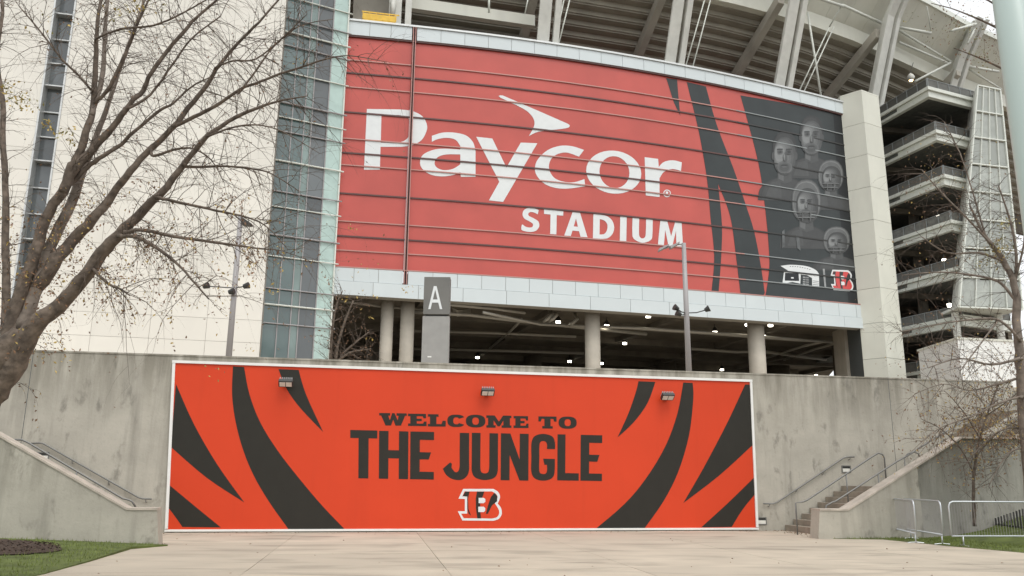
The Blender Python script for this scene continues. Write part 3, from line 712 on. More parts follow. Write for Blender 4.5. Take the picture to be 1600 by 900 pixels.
def cyl(name, x0, x1, yb, Y, z0, z1, m, parent, kind='column'):
    a, b = py(x0, yb, Y), py(x1, yb, Y); c_ = (a + b) / 2; r_ = (b - a).length / 2
    mm = MB().tube([(c_.x, c_.y, z0), (c_.x, c_.y, z1)], r_, 24)
    return mm.build(name, m, parent, smooth=False)
def signY(x): p = SIGN.px(x, 470); return p.y
for x0, x1 in ((593, 613), (624, 646), (914, 938), (1169, 1195)):
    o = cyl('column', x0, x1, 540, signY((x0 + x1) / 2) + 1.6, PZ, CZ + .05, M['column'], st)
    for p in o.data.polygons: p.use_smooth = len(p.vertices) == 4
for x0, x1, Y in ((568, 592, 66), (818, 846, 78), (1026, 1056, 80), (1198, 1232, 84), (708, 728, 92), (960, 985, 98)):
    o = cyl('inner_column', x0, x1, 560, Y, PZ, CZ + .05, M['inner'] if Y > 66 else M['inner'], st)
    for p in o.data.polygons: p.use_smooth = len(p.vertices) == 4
pa, pb_ = py(1322, 560, 61.5), py(1362, 560, 60.5)
MB().para((pa.x, pa.y, PZ), (pb_.x - pa.x + .6, .3, 0), (0, 2.2, 0), (0, 0, CZ - PZ + .1)).build('pier', M['column'], st)
# services under the ceiling
def pipe(pts, r_, name='pipe', m='pipe', n=8):
    MB().tube([pz(x, y, z) for x, y, z in pts], r_, n).build(name, M[m], st, smooth=True)
pipe([(640, 487, 12.1), (735, 492, 12.1), (800, 500, 12.1), (912, 512, 12.1), (1010, 522, 12.1)], .13)
pipe([(700, 476, 12.3), (770, 482, 12.3), (820, 489, 12.3)], .10)
pipe([(755, 488, 11.9), (845, 507, 11.9), (1000, 513, 11.9), (1170, 524, 11.9), (1300, 535, 11.9)], .10)
pipe([(640, 517, 12.2), (760, 520, 12.2), (900, 526, 12.2)], .10)
pipe([(640, 545, 12.2), (780, 548, 12.2), (912, 552, 12.2)], .12)
pipe([(990, 513, 12.2), (1110, 521, 12.2), (1240, 531, 12.2), (1295, 534, 12.2)], .11)
pipe([(1080, 545, 12.2), (1150, 550, 12.2), (1190, 549, 12.2), (1290, 562, 12.2)], .13)
pipe([(530, 470, 12.4), (590, 478, 12.4), (660, 484, 12.4)], .09)
pipe([(815, 499, 12.2), (800, 515, 12.2), (765, 545, 12.2)], .09, 'duct')
pipe([(1195, 560, 12.2), (1255, 541, 12.2), (1290, 533, 12.2)], .10)
pipe([(1225, 562, 12.2), (1275, 545, 12.2), (1330, 530, 12.2)], .10)
for x, y in ((858, 484), (866, 484), (898, 490)):
    pipe([(x, y, 12.9), (x + 4, y + 8, 12.3), (x - 2, y + 14, 12.0), (x - 8, y + 18, 11.9)], .12, 'flexible_duct')
for k in range(5):
    a = pz(704, 478 + k * 2, 12.6); pipe([(700, 478 + k * 2, 12.7), (715, 486 + k * 2, 12.2), (735, 483 + k * 2, 12.7)], .04, 'cable', 'pipe', 6)
LAMPS = [(552, 489, 'between the bare shrub and the first pale column'), (746, 560, 'low in the dark right of the grey letter A pylon'), (872, 505, 'left of the middle column, near the ducts'), (948, 511, 'just right of the top of the middle column'),
         (976, 538, 'lower right of the middle column'), (890, 566, 'low in the dark left of the middle column'), (1117, 521, 'right of the tall lamp post, under the pale pipe'), (1013, 496, 'close under the white fascia left of the lamp post'),
         (1168, 509, 'touching the left top of the right column'), (1204, 510, 'close under the fascia right of the right column'), (1128, 579, 'low in the dark between lamp post and right column'), (1230, 586, 'lowest lamp right of the right column'),
         (1275, 588, 'low in the dark left of the square pier'), (1322, 537, 'on the left face of the square pier'), (1314, 568, 'lower left beside the square pier'), (940, 569, 'tiny one hugging the foot of the middle column'), (1193, 527, 'tiny one on the right edge of the right column')]
first = None
for x, y, wh in LAMPS:
    z = 12.25 if y > 500 else 12.75; p = pz(x, y, z)
    if p.y > 105: z = EYE + (z - EYE) * 104 / p.y; p = pz(x, y, z)
    if p.y < SIGN.px(x, 470).y + 2: p = py(x, y, SIGN.px(x, 470).y + 3)
    lab = 'lit round ceiling lamp ' + wh
    if first is None:
        first = r = thing('ceiling_lamp', lab, 'lamp', p, 'lit lamps under the concourse ceiling')
        MB().tube([p, p + Vector((0, 0, .14))], [.17, .17], 16).build('lens', M['lamp'], r)
        MB().tube([p + Vector((0, 0, .14)), p + Vector((0, 0, .3)), p + Vector((0, 0, .5))], [.24, .2, .06], 16).tube([p + Vector((0, 0, .4)), p + Vector((0, 0, 1.0))], .03, 6).build('housing', M['black'], r)
    else: dup(first, p, lab)

# ---- the stands above the sign
UP = Surf([(-40, 41.2), (-12.6, 48.9), (-6.7, 50.3), (4, 53.0), (11, 54.95), (17.3, 57.1), (21.3, 58.7), (24.5, 60.2), (28.8, 62.5), (34.5, 66.0), (40.3, 69.8), (46.5, 73.4), (58, 80.5), (75, 90)])
uMax = UP.u[-1]
deck = thing('upper_stand', 'stepped precast underside of the upper stand behind the sign top', 'grandstand', (8, 58, 30))
BZ = 38.0; TR, RS = .78, .50
for k in range(11):
    d = -1.1 - k * TR; z = BZ - .25 - k * RS
    MB().strip(UP, 6, uMax, z - .12, z, d - TR - .02, d).build('stand_tread', M['soffit'], deck)
    MB().strip(UP, 6, uMax, z - RS - .0, z - .12, d - TR - .02, d - TR + .12).build('stand_riser', M['riser'], deck)
MB().strip(UP, 6, uMax, 30, BZ - 11 * RS, -1.1 - 11 * TR - .6, -1.1 - 11 * TR - .2).build('back_wall', M['inner'], deck)
MB().strip(UP, 6, uMax, BZ - .30, BZ + .95, -1.1, -.5).build('edge_beam', M['cream'], deck)
# rim: flared soffit panels between edge beam and outer rim
rim_d, rim_z = 2.3, 41.9
du = 2.25; u = 6.0
while u < uMax - .2:
    a, b = u + .012, min(u + du, uMax) - .012; us = UP.cuts(a, b); mm = MB()
    for p, q in zip(us, us[1:]):
        v = [UP.at(p, BZ + .95, -.55), UP.at(q, BZ + .95, -.55), UP.at(q, rim_z, rim_d), UP.at(p, rim_z, rim_d)]
        vn = [x + Vector((0, 0, .22)) for x in v]; mm.add(v + vn, [(0, 1, 2, 3), (7, 6, 5, 4), (0, 4, 5, 1), (1, 5, 6, 2), (2, 6, 7, 3), (3, 7, 4, 0)])
    mm.build('soffit_panel', M['cream'], deck); u += du
MB().strip(UP, 6, uMax, rim_z - .05, rim_z + .45, rim_d - .1, rim_d + .12).build('rim', M['steel_white'], deck)
MB().strip(UP, 6, uMax, BZ + .95, rim_z + 1, -1.8, -1.4).build('parapet', M['cream'], deck)
# raking steel columns
BASES = [(626, 45, 629, 0), (854, 72, 860, 0), (1051, 105, 1066, 0), (1221, 140, 1246, 0), (1368, 158, 1391, 42), (1487, 150, 1512, 70)]
def on_plane_at(x, y, P, t):
    d = ray(x, y); return CAM + d * ((P - CAM).dot(t) / d.dot(t))
for i, (xb, yb, xt, yt) in enumerate(BASES):
    u, z0 = UP.hit(xb, yb, -.3)
    t = (UP.at(u + .2, 0) - UP.at(u - .2, 0)).normalized(); n = (UP.at(u, 0, 1) - UP.at(u, 0, 0)).normalized()
    B = UP.at(u, z0, -.3 if i else -1.6)
    K = on_plane_at(xt, yt, B, t) if i else UP.at(u, 39, -1.0)
    k = (39.2 - B.z) / (K.z - B.z); K = B + (K - B) * k; B = B + (B - K) * ((B.z - 28.5) / (K.z - B.z))
    T_ = K + n * 2.1 + Vector((0, 0, 3.2))
    r = MB()
    for off_, wd, th in ((-.33, .86, .18), (.57, .42, .30)):
        for a, b in ((B, K), (K, T_)): r.para(a + t * (off_ - wd / 2), t * wd, n * th, b - a)
    r.build('raking_column', M['steel'], deck)
    w_ = MB()
    for a, b in ((B, K), (K, T_)): w_.para(a - t * .40 - n * .6, t * .12, n * .59, b - a); w_.para(a + t * .50 - n * .6, t * .10, n * .59, b - a)
    w_.build('column_web', M['steel'], deck)
    # inclined beam under the steps, with its seat
    p = UP.at(u, BZ - .55 + RS * 2.2, -.9 + TR * 2.2) - t * .42; q = UP.at(u, BZ - .55 - RS * 11, -.9 - TR * 11) - t * .42
    MB().para(p - t * .30 - Vector((0, 0, .75)), t * .6, Vector((0, 0, .78)), q - p).build('raker_beam', M['raker'], deck)
def rod(x0, y0, d0, x1, y1, d1, r_=.05, name='brace_rod', m='steel_white'):
    MB().tube([UP.px(x0, y0, d0), UP.px(x1, y1, d1)], r_, 8).build(name, M[m], deck, smooth=True)
for a in ((866, 72, 0, 881, 0, .2), (872, 72, 0, 890, 0, .2), (1070, 108, 0, 1103, -8, .2), (1081, 110, 0, 1112, -8, .2), (1246, 148, 0, 1296, 42, .2), (1253, 150, 0, 1303, 42, .2)): rod(*a)
rod(1262, 20, .2, 1283, 152, 0, .09); rod(1296, 42, .2, 1315, 8, 1.5, .06); rod(820, 22, -.2, 826, -6, .2, .05); rod(764, 20, -.2, 764, -6, .2, .08)
for a in ((1316, 8, 1.5, 1384, 39, .6, .12), (1225, -20, .6, 1318, 10, 1.6, .12), (1400, 42, .6, 1455, 52, 2.2, .13), (1402, 46, .5, 1487, 97, .6, .10), (1405, 66, .2, 1480, 98, .6, .10), (1485, 98, .6, 1430, 127, .1, .10), (1508, 103, .6, 1560, 112, 1.5, .13), (1512, 107, .5, 1565, 140, .4, .10), (1455, 50, 2.2, 1448, 10, 3.2, .05), (1487, 48, 3.0, 1545, 32, 2.8, .12), (1512, 68, 2.6, 1530, 30, 2.8, .10)): rod(*a, name='truss_tube')
# lower walkway beam at the left bay
LB = Surf([tuple(UP.at(u_, 0, -1.9).to_2d()) for u_ in UP.cuts(20, 48)])
a, b = LB.hit(640, 2), LB.hit(836, 27)
MB().strip(LB, a[0], b[0], a[1] - .5, a[1] + .35, -.5, 0).build('walkway_beam', M['cream'], deck)
a0_, b0_ = LB.hit(636, 0)[0], LB.hit(840, 10)[0]
MB().strip(LB, a0_, b0_, 29, a[1] - .2, -2.4, -2.2).build('dark_louvre_wall', M['inner'], deck)
for k in range(7): MB().strip(LB, a0_, b0_, 30.2 + k * .55, 30.32 + k * .55, -2.2, -2.0).build('louvre', M['soffit'], deck)
hang = thing('hanging_lamp', 'glowing warm lamp hanging above the top of the parking ramp', 'lamp', UP.px(1423, 122, -.3), None)
c_ = UP.px(1423, 121, -.3)
MB().tube([c_ - Vector((0, 0, .28)), c_, c_ + Vector((0, 0, .25)), c_ + Vector((0, 0, .4))], [.20, .34, .22, .08], 14).build('shade', M['lens'], hang, smooth=True)
MB().tube([c_ - Vector((0, 0, .36)), c_ - Vector((0, 0, .26))], [.12, .19], 12).build('bulb', M['sodium'], hang)
MB().tube([c_ + Vector((0, 0, .4)), UP.px(1427, 98, -.3)], .03, 6).build('cord', M['black'], hang)
# yellow tray and clutter on the roof edge
yt = thing('work_platform', 'small yellow work platform on the roof edge left of the sign top', 'platform', SIGN.at(*SIGN.hit(590, 40), -.9))
ub, zb = SIGN.hit(592, 36, -.7)
k1 = SIGN.hit(566, 30, -.7)[0]; k2 = SIGN.hit(618, 30, -.7)[0]
zt_ = Ftop(ub) + .13
MB().strip(SIGN, k1 + .10, k2 - .25, zt_, zt_ + .10, -.42, .30).build('deck', M['yellow'], yt)
for o_ in (-.42, .26): MB().strip(SIGN, k1, k2, zt_ + .10, zt_ + .50, o_, o_ + .05).build('side', M['yellow'], yt)
MB().strip(SIGN, k1 - .05, k2 + .2, zt_ + .58, zt_ + .66, .25, .30).build('rail', M['yellow'], yt)
for k in range(6):
    uu = k1 + (k2 - k1) * (k + .02) / 5.1; MB().strip(SIGN, uu, uu + .05, zt_ + .10, zt_ + .60, .311, .35).build('post', M['yellow'], yt)
cb = UP.px(575, 12, -3); MB().strip(UP, UP.hit(552, 10, -3)[0], UP.hit(612, 10, -3)[0], 29, 35.5, -3.6, -3).build('plant_room_wall', M['raker'], deck)
MB().tube([UP.px(613, 26, -1), UP.px(615, -4, -1)], .18, 12).build('service_pipe', M['steel'], deck, smooth=True)

# ------------------------------------------------------------------ stadium name sign
sg = thing('stadium_sign', 'huge curved red stadium name sign with white lettering, dark stripes and faces', 'sign', SIGN.at(22, 13, .1))
darks = [vfrac(640, y) for y in (123, 184, 247, 310, 376)]; lights = [vfrac(640, y) for y in (103, 145, 225, 266, 353, 398)]
edges = sorted([0.0] + darks + [1.0])
for (a, b) in zip(edges, edges[1:]):
    for u0, u1 in ((uL, uJ - .12), (uJ + .12, uR)):
        MB().strip(SIGN, u0, u1, (lambda u, a=a: V(a)(u) + .012), (lambda u, b=b: V(b)(u) - .012), -.1, .06).build('panel', M['red'], sg)
uD = SIGN.hit(1156, 300)[0]
for v in darks:  # shadow lines of the fins put into the dark rail colour
    for u0, u1, m_ in ((uL, uJ - .12, 'rail_dark'), (uJ + .12, uD, 'rail_dark'), (uD + .002, uR, 'black')): MB().strip(SIGN, u0, u1, (lambda u, v=v: V(v)(u) - .05), (lambda u, v=v: V(v)(u) + .05), .0, .13).build('rail', M[m_], sg)
for v in lights:
    for u0, u1, m_ in ((uL, uJ - .12, 'rail_light'), (uJ + .12, uD, 'rail_light'), (uD + .002, uR, 'rail_grey')): MB().strip(SIGN, u0, u1, (lambda u, v=v: V(v)(u) - .035), (lambda u, v=v: V(v)(u) + .035), .0, .14).build('rail', M[m_], sg)
for du_ in (-.10, .055): MB().strip(SIGN, uJ + du_, uJ + du_ + .045, lambda u: Fmid(u), lambda u: Ftop(u) + .1, -.1, .33).build('vertical_joint', M['rail_light'], sg)
MB().strip(SIGN, uJ - .05, uJ + .05, lambda u: Fmid(u), lambda u: Ftop(u) + .05, -.1, .10).build('joint_gap', M['rail_dark'], sg)
MB().strip(SIGN, uL, uR, lambda u: Rtop(u) - .10, lambda u: Rtop(u) + .0, .0, .20).build('top_trim', M['rail_dark'], sg)
MB().strip(SIGN, uL, uR, lambda u: Rbot(u) - .0, lambda u: Rbot(u) + .07, .0, .27).build('bottom_trim', M['rail_light'], sg)
O1 = .075
def sp(name, loops, m, off=O1, par=sg, label=None): return MB().patch(loops, SIGN, off).build(name, M[m], par, label=label)
def ry(pts):                                                             # keep prints inside the sign top and bottom
    out = []
    for x, y in pts: out.append((x, y))
    return out
sp('stripe', [[(1041, 122), (1058, 124), (1060, 150), (1063, 181), (1053, 160)]], 'dark')
sp('stripe', [[(1073, 128), (1103, 135)] + smooth([(1103, 135), (1120, 195), (1146, 263), (1165, 319), (1178, 360), (1188, 410), (1195, 458)]) + [(1193, 461), (1157, 459)] + smooth([(1157, 459), (1150, 400), (1141, 338), (1122, 287)]) + smooth([(1122, 287), (1128, 350), (1127, 400), (1123, 455)]) + [(1112, 454)] + smooth([(1112, 454), (1116, 400), (1110, 338), (1105, 282), (1092, 206), (1073, 128)])[:-1]], 'dark')
sp('portrait_ground', [[(1157, 149), (1250, 165), (1322, 182), (1340, 330), (1356, 479), (1270, 470), (1196, 462)] + smooth([(1196, 462), (1201, 430), (1202, 400), (1197, 338), (1188, 270), (1176, 218), (1157, 149)])[1:-1]], 'dark')
sp('portrait_ground', [[(1302, 177), (1322, 182), (1340, 330), (1356, 479), (1326, 476), (1312, 330)]], 'dark2', O1 + .006)
PY = lambda pts: z3(pts, 540, 130, 2.857)
sp('letter', [PY([(95, 115)] + smooth([(240, 117), (300, 125), (345, 150), (364, 190), (358, 222), (338, 255), (300, 276), (250, 284)]) + [(156, 284), (153, 386), (82, 386)]), PY([(160, 144)] + smooth([(238, 142), (275, 152), (294, 180), (292, 212), (280, 240), (260, 258), (232, 265)]) + [(157, 265)])], 'lettering')
sp('letter', [PY(smooth([(385, 235), (430, 221), (480, 220), (535, 232), (568, 262), (580, 300)]) + [(580, 418), (515, 418), (512, 397)] + smooth([(512, 397), (480, 410), (430, 416), (380, 408), (345, 385), (332, 355), (345, 320), (390, 298), (440, 292), (512, 296)]) + smooth([(512, 280), (490, 252), (450, 244), (410, 250), (385, 262)])), PY(smooth([(512, 318), (450, 318), (412, 330), (397, 355), (408, 377), (440, 388), (480, 382), (512, 362)]))], 'lettering')
sp('letter', [PY([(583, 239), (655, 247), (718, 376), (782, 265), (856, 268), (703, 530), (640, 523), (686, 440)])], 'lettering')
sp('letter', [PY(smooth([(1064, 298), (1010, 281), (955, 280), (900, 300), (858, 340), (845, 380), (855, 415), (890, 450), (940, 468), (1000, 470), (1070, 460)]) + smooth([(1066, 428), (1020, 442), (975, 440), (935, 425), (912, 395), (908, 365), (920, 335), (950, 315), (990, 310), (1042, 328)]))], 'lettering')
sp('letter', [PY([(1197 + 123 * math.cos(t) , 397 + 96 * math.sin(t) + 8 * math.cos(t)) for t in [2 * math.pi * i / 36 for i in range(36)]]), PY([(1200 + 67 * math.cos(t), 397 + 71 * math.sin(t) + 4 * math.cos(t)) for t in [2 * math.pi * i / 30 for i in range(30)]])], 'lettering')
sp('letter', [PY([(1335, 330), (1395, 338), (1398, 374)] + smooth([(1398, 374), (1420, 352), (1460, 344), (1501, 353)]) + smooth([(1497, 392), (1460, 383), (1422, 395), (1401, 425)]) + [(1402, 508), (1340, 501)])], 'lettering')
rg = sp('registered_mark', [PY(ell(1435, 492, 17, 17, 20)), PY(ell(1435, 492, 13, 13, 16))], 'lettering')
sp('registered_letter', [PY([(1429, 483), (1437, 483), (1441, 487), (1439, 492), (1442, 501), (1438, 501), (1435, 494), (1432, 494), (1432, 501), (1429, 501)])], 'lettering', O1, rg)
sp('arrow_mark', [PY([(683, 57), (690, 54), (702, 55), (985, 178)] + smooth([(985, 178), (1000, 188), (985, 201), (890, 212), (850, 220), (818, 236)]) + smooth([(818, 236), (838, 200), (843, 172), (828, 142), (790, 112), (690, 64)])[1:])], 'lettering')
for ch, x0, x1, y0 in (('S', 787, 868, 553), ('T', 886, 972, 563), ('A', 978, 1082, 572), ('D', 1106, 1200, 584), ('I', 1226, 1255, 595), ('U', 1281, 1371, 601), ('M', 1396, 1508, 613)):
    sp('letter', glyph(SANS[ch], cell(x0, x1, y0, y0 + 108, .096, 540, 130, 2.857, -2)), 'lettering')
# printed faces of the collage: soft grey tones built up in steps
GREY = [mat('print_grey', (g, g * 1.04, g * 1.04), .35, var=.10, scale=2, coat=.15, spec=.4) for g in (.030, .039, .050, .066, .088, .112, .138, .168, .205)]
def portrait(cx, cy, w_, h_, kind):
    lay = [0]
    def q(lp, g, par):
        lay[0] += 1; return MB().patch([lp], SIGN, O1 + .008 + lay[0] * .0035).build('portrait_shade', GREY[g], par)
    E_ = lambda x, y, a, b, n=20, p=2.25: ell(cx + x * w_, cy + y * h_, a * w_, b * h_, n, p)
    B_ = lambda k: [(cx + x * w_ * k, cy + (y + .04 * (1 - k)) * h_) for x, y in smooth([(-.95, 1.05), (-.88, .80), (-.62, .64), (-.26, .54), (0, .52), (.26, .54), (.62, .66), (.86, .82), (.92, 1.08)], 3)]
    f0 = MB().patch([B_(1)], SIGN, O1 + .008).build('portrait', GREY[1], sg)
    q(B_(.86), 2, f0); q([(cx - .85 * w_ * .8, cy + h_), (cx - .5 * w_, cy + .66 * h_), (cx - .15 * w_, cy + .6 * h_), (cx - .1 * w_, cy + h_)], 3, f0)
    q([(cx - .24 * w_, cy + .1 * h_), (cx + .2 * w_, cy + .1 * h_), (cx + .26 * w_, cy + .62 * h_), (cx, cy + .68 * h_), (cx - .26 * w_, cy + .60 * h_)], 3, f0)
    q([(cx - .22 * w_, cy + .2 * h_), (cx - .02 * w_, cy + .2 * h_), (cx - .04 * w_, cy + .62 * h_), (cx - .22 * w_, cy + .56 * h_)], 5, f0)
    helm = kind == 'helmet'; sc = .80 if helm else 1
    if helm:
        for k, g in ((1, 3), (.95, 5), (.90, 7), (.84, 5)): q(E_(-.02 * (1 - k), -.06, .53 * k, .52 * k), g, f0)
        q(E_(.03, .05, .40, .42), 2, f0)
    else:
        q(E_(0, -.07, .44, .46), 0, f0); q(E_(-.03, -.10, .36, .38), 1, f0)
        for s_ in (-1, 1): q(E_(s_ * .41, .04, .05, .09), 3, f0)
    for i in range(6):                                                      # side lit head
        k = 1 - i * .115; q(E_(-.035 * i, .045 - .012 * i, .40 * k * sc, .44 * k * sc), 3 + min(i, 5), f0)
    for k, g in ((1, 5), (.8, 4), (.6, 3)): q(E_(.0, .30 * sc, .27 * k * sc, .145 * k * sc), g, f0)   # beard and mouth
    q(E_(-.01, .255 * sc, .12 * sc, .020), 1, f0); q(E_(-.01, .29 * sc, .09 * sc, .014), 5, f0)
    for s_, g in ((-1, 4), (1, 3)):
        q(E_(s_ * .155 * sc, -.055 * sc, .105 * sc, .055 * sc), g + 1, f0); q(E_(s_ * .155 * sc, -.055 * sc, .075 * sc, .033 * sc), g - 1, f0)
        q(E_(s_ * .155 * sc, -.05 * sc, .03 * sc, .02 * sc), 0, f0); q(E_(s_ * .165 * sc, -.115 * sc, .11 * sc, .016 * sc), 1, f0)
    q([(cx + x * w_ * sc, cy + y * h_ * sc) for x, y in ((.01, -.05), (.06, -.04), (.10, .13), (.02, .155), (-.07, .14), (.0, .12))], 4, f0)
    q(E_(-.015, .06 * sc, .022, .075 * sc), 8, f0)
    if helm:
        for y, a in ((.20, .36), (.33, .32)): q(E_(0, y, a, .017), 6, f0)
        for x in (-.13, .14): q(E_(x, .29, .016, .13), 5, f0)
portrait(1268, 213, 42, 62, 'bare'); portrait(1226, 241, 44, 68, 'bare'); portrait(1298, 277, 38, 48, 'helmet'); portrait(1260, 318, 44, 66, 'helmet'); portrait(1307, 378, 40, 42, 'helmet')
sp('jersey_patch', [[(1222, 362), (1226, 358), (1226, 385), (1222, 388)]], 'face2', O1 + .04); sp('jersey_patch', [[(1243, 365), (1249, 372), (1251, 392), (1246, 388)]], 'face2', O1 + .04)
# stadium icon, divider and team emblem at the foot of the sign
IC = lambda pts: z3(pts, 1200, 400, 10)
ic = sp('stadium_icon', [IC(smooth([(195, 155), (340, 137), (520, 146), (650, 172), (750, 222), (797, 280)]) + [(800, 486), (690, 468), (688, 345), (610, 300), (512, 290), (505, 432), (380, 406), (225, 436), (250, 242), (312, 226)])], 'lettering', O1 + .012)
sp('icon_panel', [IC([(267, 264), (478, 270), (486, 390), (262, 384)])], 'dark2', O1 + .018, ic)
sp('icon_panel', [IC([(360, 330), (400, 330), (404, 352), (362, 352)])], 'lettering', O1 + .024, ic)
for x in (545, 596): 
    for y in (320, 355, 390, 425): sp('icon_window', [IC([(x, y + (x - 545) * .1), (x + 42, y + 4 + (x - 545) * .1), (x + 42, y + 26 + (x - 545) * .1), (x, y + 22 + (x - 545) * .1)])], 'face3', O1 + .012, ic)
for y in (385, 412, 440): sp('icon_window', [IC([(700, y), (792, y + 10), (792, y + 16), (700, y + 6)])], 'dark', O1 + .018, ic)
for k in range(9): sp('icon_dot', [IC(ell(350 + k * 38, 162 + k * k * .75, 11, 5, 8))], 'dark', O1 + .018, ic)
sp('divider', [IC([(855, 198), (885, 200), (912, 502), (884, 498)])], 'face3', O1 + .012)
emblem(sg, IC([(962, 208), (1318, 222), (1338, 556), (990, 532)]), SIGN, O1 + .012, M['redlogo'], M['dark'])

# ------------------------------------------------------------------ corner pylon
def YP(x, y, Y=58): return py(x, y, Y)
pyl = thing('corner_pylon', 'tall cream panelled pylon between the sign and the parking ramp', 'pylon', (26.5, 58.5, PZ))
cA, cB, cC = (25.25, 58.9), (26.45, 57.75), (28.18, 58.75)
ztop = 30.5
MB().prism([(cA[0] + .04, cA[1] + .04, PZ), (cB[0], cB[1] + .05, PZ), (cC[0] - .04, cC[1] + .04, PZ), (cC[0] - .3, cC[1] + 2.6, PZ), (cA[0] + .1, cA[1] + 2.6, PZ)], (0, 0, ztop - PZ - .1)).build('core', M['gap'], pyl)
rows = 10; hh = (ztop - PZ) / rows
for i in range(rows):
    z0, z1 = PZ + i * hh + .012, PZ + (i + 1) * hh - .012
    for a, b in ((cA, cB), (cB, cC)):
        d = Vector((b[0] - a[0], b[1] - a[1], 0)); n = Vector((d.y, -d.x, 0)).normalized()
        MB().para(Vector((a[0], a[1], z0)), d, -n * .12 if n.y < 0 else n * .12, Vector((0, 0, z1 - z0))).build('panel', M['cream'], pyl)
    d = Vector((-.3, 2.6, 0)); MB().para(Vector((cC[0] - .12, cC[1] + .13, z0)), Vector((.12, 0, 0)), d, Vector((0, 0, z1 - z0))).build('panel', M['cream'], pyl)
MB().prism([(cA[0], cA[1], ztop), (cB[0], cB[1], ztop), (cC[0], cC[1], ztop), (cC[0] - .3, cC[1] + 2.7, ztop), (cA[0], cA[1] + 2.7, ztop)], (0, 0, .12)).build('cap', M['cream'], pyl)

# ------------------------------------------------------------------ parking ramp
rampt = thing('parking_ramp', 'open parking ramp with seven stacked white decks and mesh railings', 'parking ramp', (32, 62, PZ))
rc = [(31.66, 58), (31.9, 58), (32.1, 58), (32.25, 58), (32.3, 58), (32.3, 58), (32.2, 58)]
for i in range(7):
    z = 30.78 - 3.55 * i; a = Vector((29.2, 66.5)); c_ = Vector(rc[i]); b = Vector((37.2, 60.4)) if i != 4 else Vector((34.6, 59.2))
    for j, (p, q) in enumerate(((a, c_), (c_, b))):
        d = (q - p).normalized(); n = Vector((d.y, -d.x))
        P3 = lambda v, zz: Vector((v.x, v.y, zz))
        e0 = 0 if j == 0 else .0
        def band(zl_, zh_, o0, o1, nm, m_):
            mm = MB(); pp, qq = p, q
            # mitre at the corner
            m1 = ((c_ - a).normalized(), (b - c_).normalized()); nb = (Vector((m1[0].y, -m1[0].x)) + Vector((m1[1].y, -m1[1].x))); nb = nb / nb.length_squared * 2
            def o(v, off): return v + (nb * off if (v - c_).length < 1e-6 else n * off)
            v = [o(p, o0), o(q, o0), o(q, o1), o(p, o1)]
            mm.prism([P3(x, zl_) for x in v], (0, 0, zh_ - zl_)).build(nm, M[m_], rampt)
        band(z - .02, z + .24, -.3, .12, 'deck_edge', 'steel_white')
        band(z - .52, z - .04, -.4, -.05, 'edge_beam', 'steel_white')
        band(z + .95, z + .99, -.09, -.05, 'top_rail', 'rail_grey')
        band(z + .24, z + .94, -.10, -.085, 'rail_mesh', 'rail_mesh')
        L_ = (q - p).length; nn = max(2, int(L_ / 1.05))
        for k in range(nn + 1):
            pp = p + d * (L_ * k / nn) - n * .06
            MB().bar(P3(pp, z + .22), P3(pp, z + 1.0), .035, .035, (0, -1, 0)).build('rail_post', M['rail_grey'], rampt)
    MB().prism([(29.2, 66.5, z - .3), (c_.x - .02, c_.y + .35, z - .3), (b.x, b.y + .3, z - .3), (40, 75, z - .3), (29.5, 80, z - .3)], (0, 0, .28)).build('deck', M['shaded_soffit'], rampt)
    for x, y, zz in ((33.0, 64.0, z - .5), (31.0, 68.8, z - .5)):
        MB().bar(Vector((29, y, zz)), Vector((37, y + 1.5, zz)), .4, .45).build('deck_beam', M['inner'], rampt)
for x, y in ((33.6, 66), (31, 72), (37, 66)): MB().tube([(x, y, PZ), (x, y, 30)], .4, 14).build('column', M['inner'], rampt)
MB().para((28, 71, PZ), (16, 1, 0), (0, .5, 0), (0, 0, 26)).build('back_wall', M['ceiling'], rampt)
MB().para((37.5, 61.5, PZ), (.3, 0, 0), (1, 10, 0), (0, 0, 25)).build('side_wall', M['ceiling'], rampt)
for x, y, wh in ((1457, 273, 'third deck from the top'), (1466, 339, 'fourth deck from the top'), (1475, 407, 'fifth deck from the top'), (1483, 477, 'sixth deck from the top, left of the white wall top'), (1552, 498, 'sixth deck from the top, right of its corner'), (1490, 543, 'lowest deck, beside the white wall')):
    p = py(x, y, 61.5); r = thing('deck_lamp', 'tiny lit lamp on the ' + wh, 'lamp', p, 'small lit lamps on the parking ramp')
    MB().tube([p - Vector((0, 0, .12)), p + Vector((0, 0, .12))], [.12, .15], 10).build('bulb', M['lamp'], r); MB().tube([p + Vector((0, 0, .12)), p + Vector((0, 0, .5))], .05, 6).build('stem', M['black'], r)
# leaning screen tower
scr = thing('screen_tower', 'leaning pale perforated screen with a grid of panels right of the ramp', 'screen', (35, 58, PZ))
Q4 = [YP(1527, 134, 58.6), YP(1562, 141, 58.9), YP(1597, 484, 57.2), YP(1498, 480, 56.6)]
def qp(x, y): return (Q4[0].lerp(Q4[1], x)).lerp(Q4[3].lerp(Q4[2], x), y)
nrm = (Q4[1] - Q4[0]).cross(Q4[3] - Q4[0]).normalized()
if nrm.y > 0: nrm = -nrm
for i in range(4):
    for j in range(8):
        a, b, c_, d_ = qp(i / 4 + .012, j / 8 + .008), qp((i + 1) / 4 - .012, j / 8 + .008), qp((i + 1) / 4 - .012, (j + 1) / 8 - .008), qp(i / 4 + .012, (j + 1) / 8 - .008)
        MB().prism([a, b, c_, d_], -nrm * .04).build('panel', M['mesh_panel'], scr)
for i in range(5): MB().bar(qp(i / 4, 0), qp(i / 4, 1), .10 if i in (0, 4) else .05, .22, nrm).build('mullion', M['steel_white'], scr)
for j in range(9): MB().bar(qp(0, j / 8) + nrm * .05, qp(1, j / 8) + nrm * .05, .10, .16, nrm).build('transom', M['steel_white'], scr)
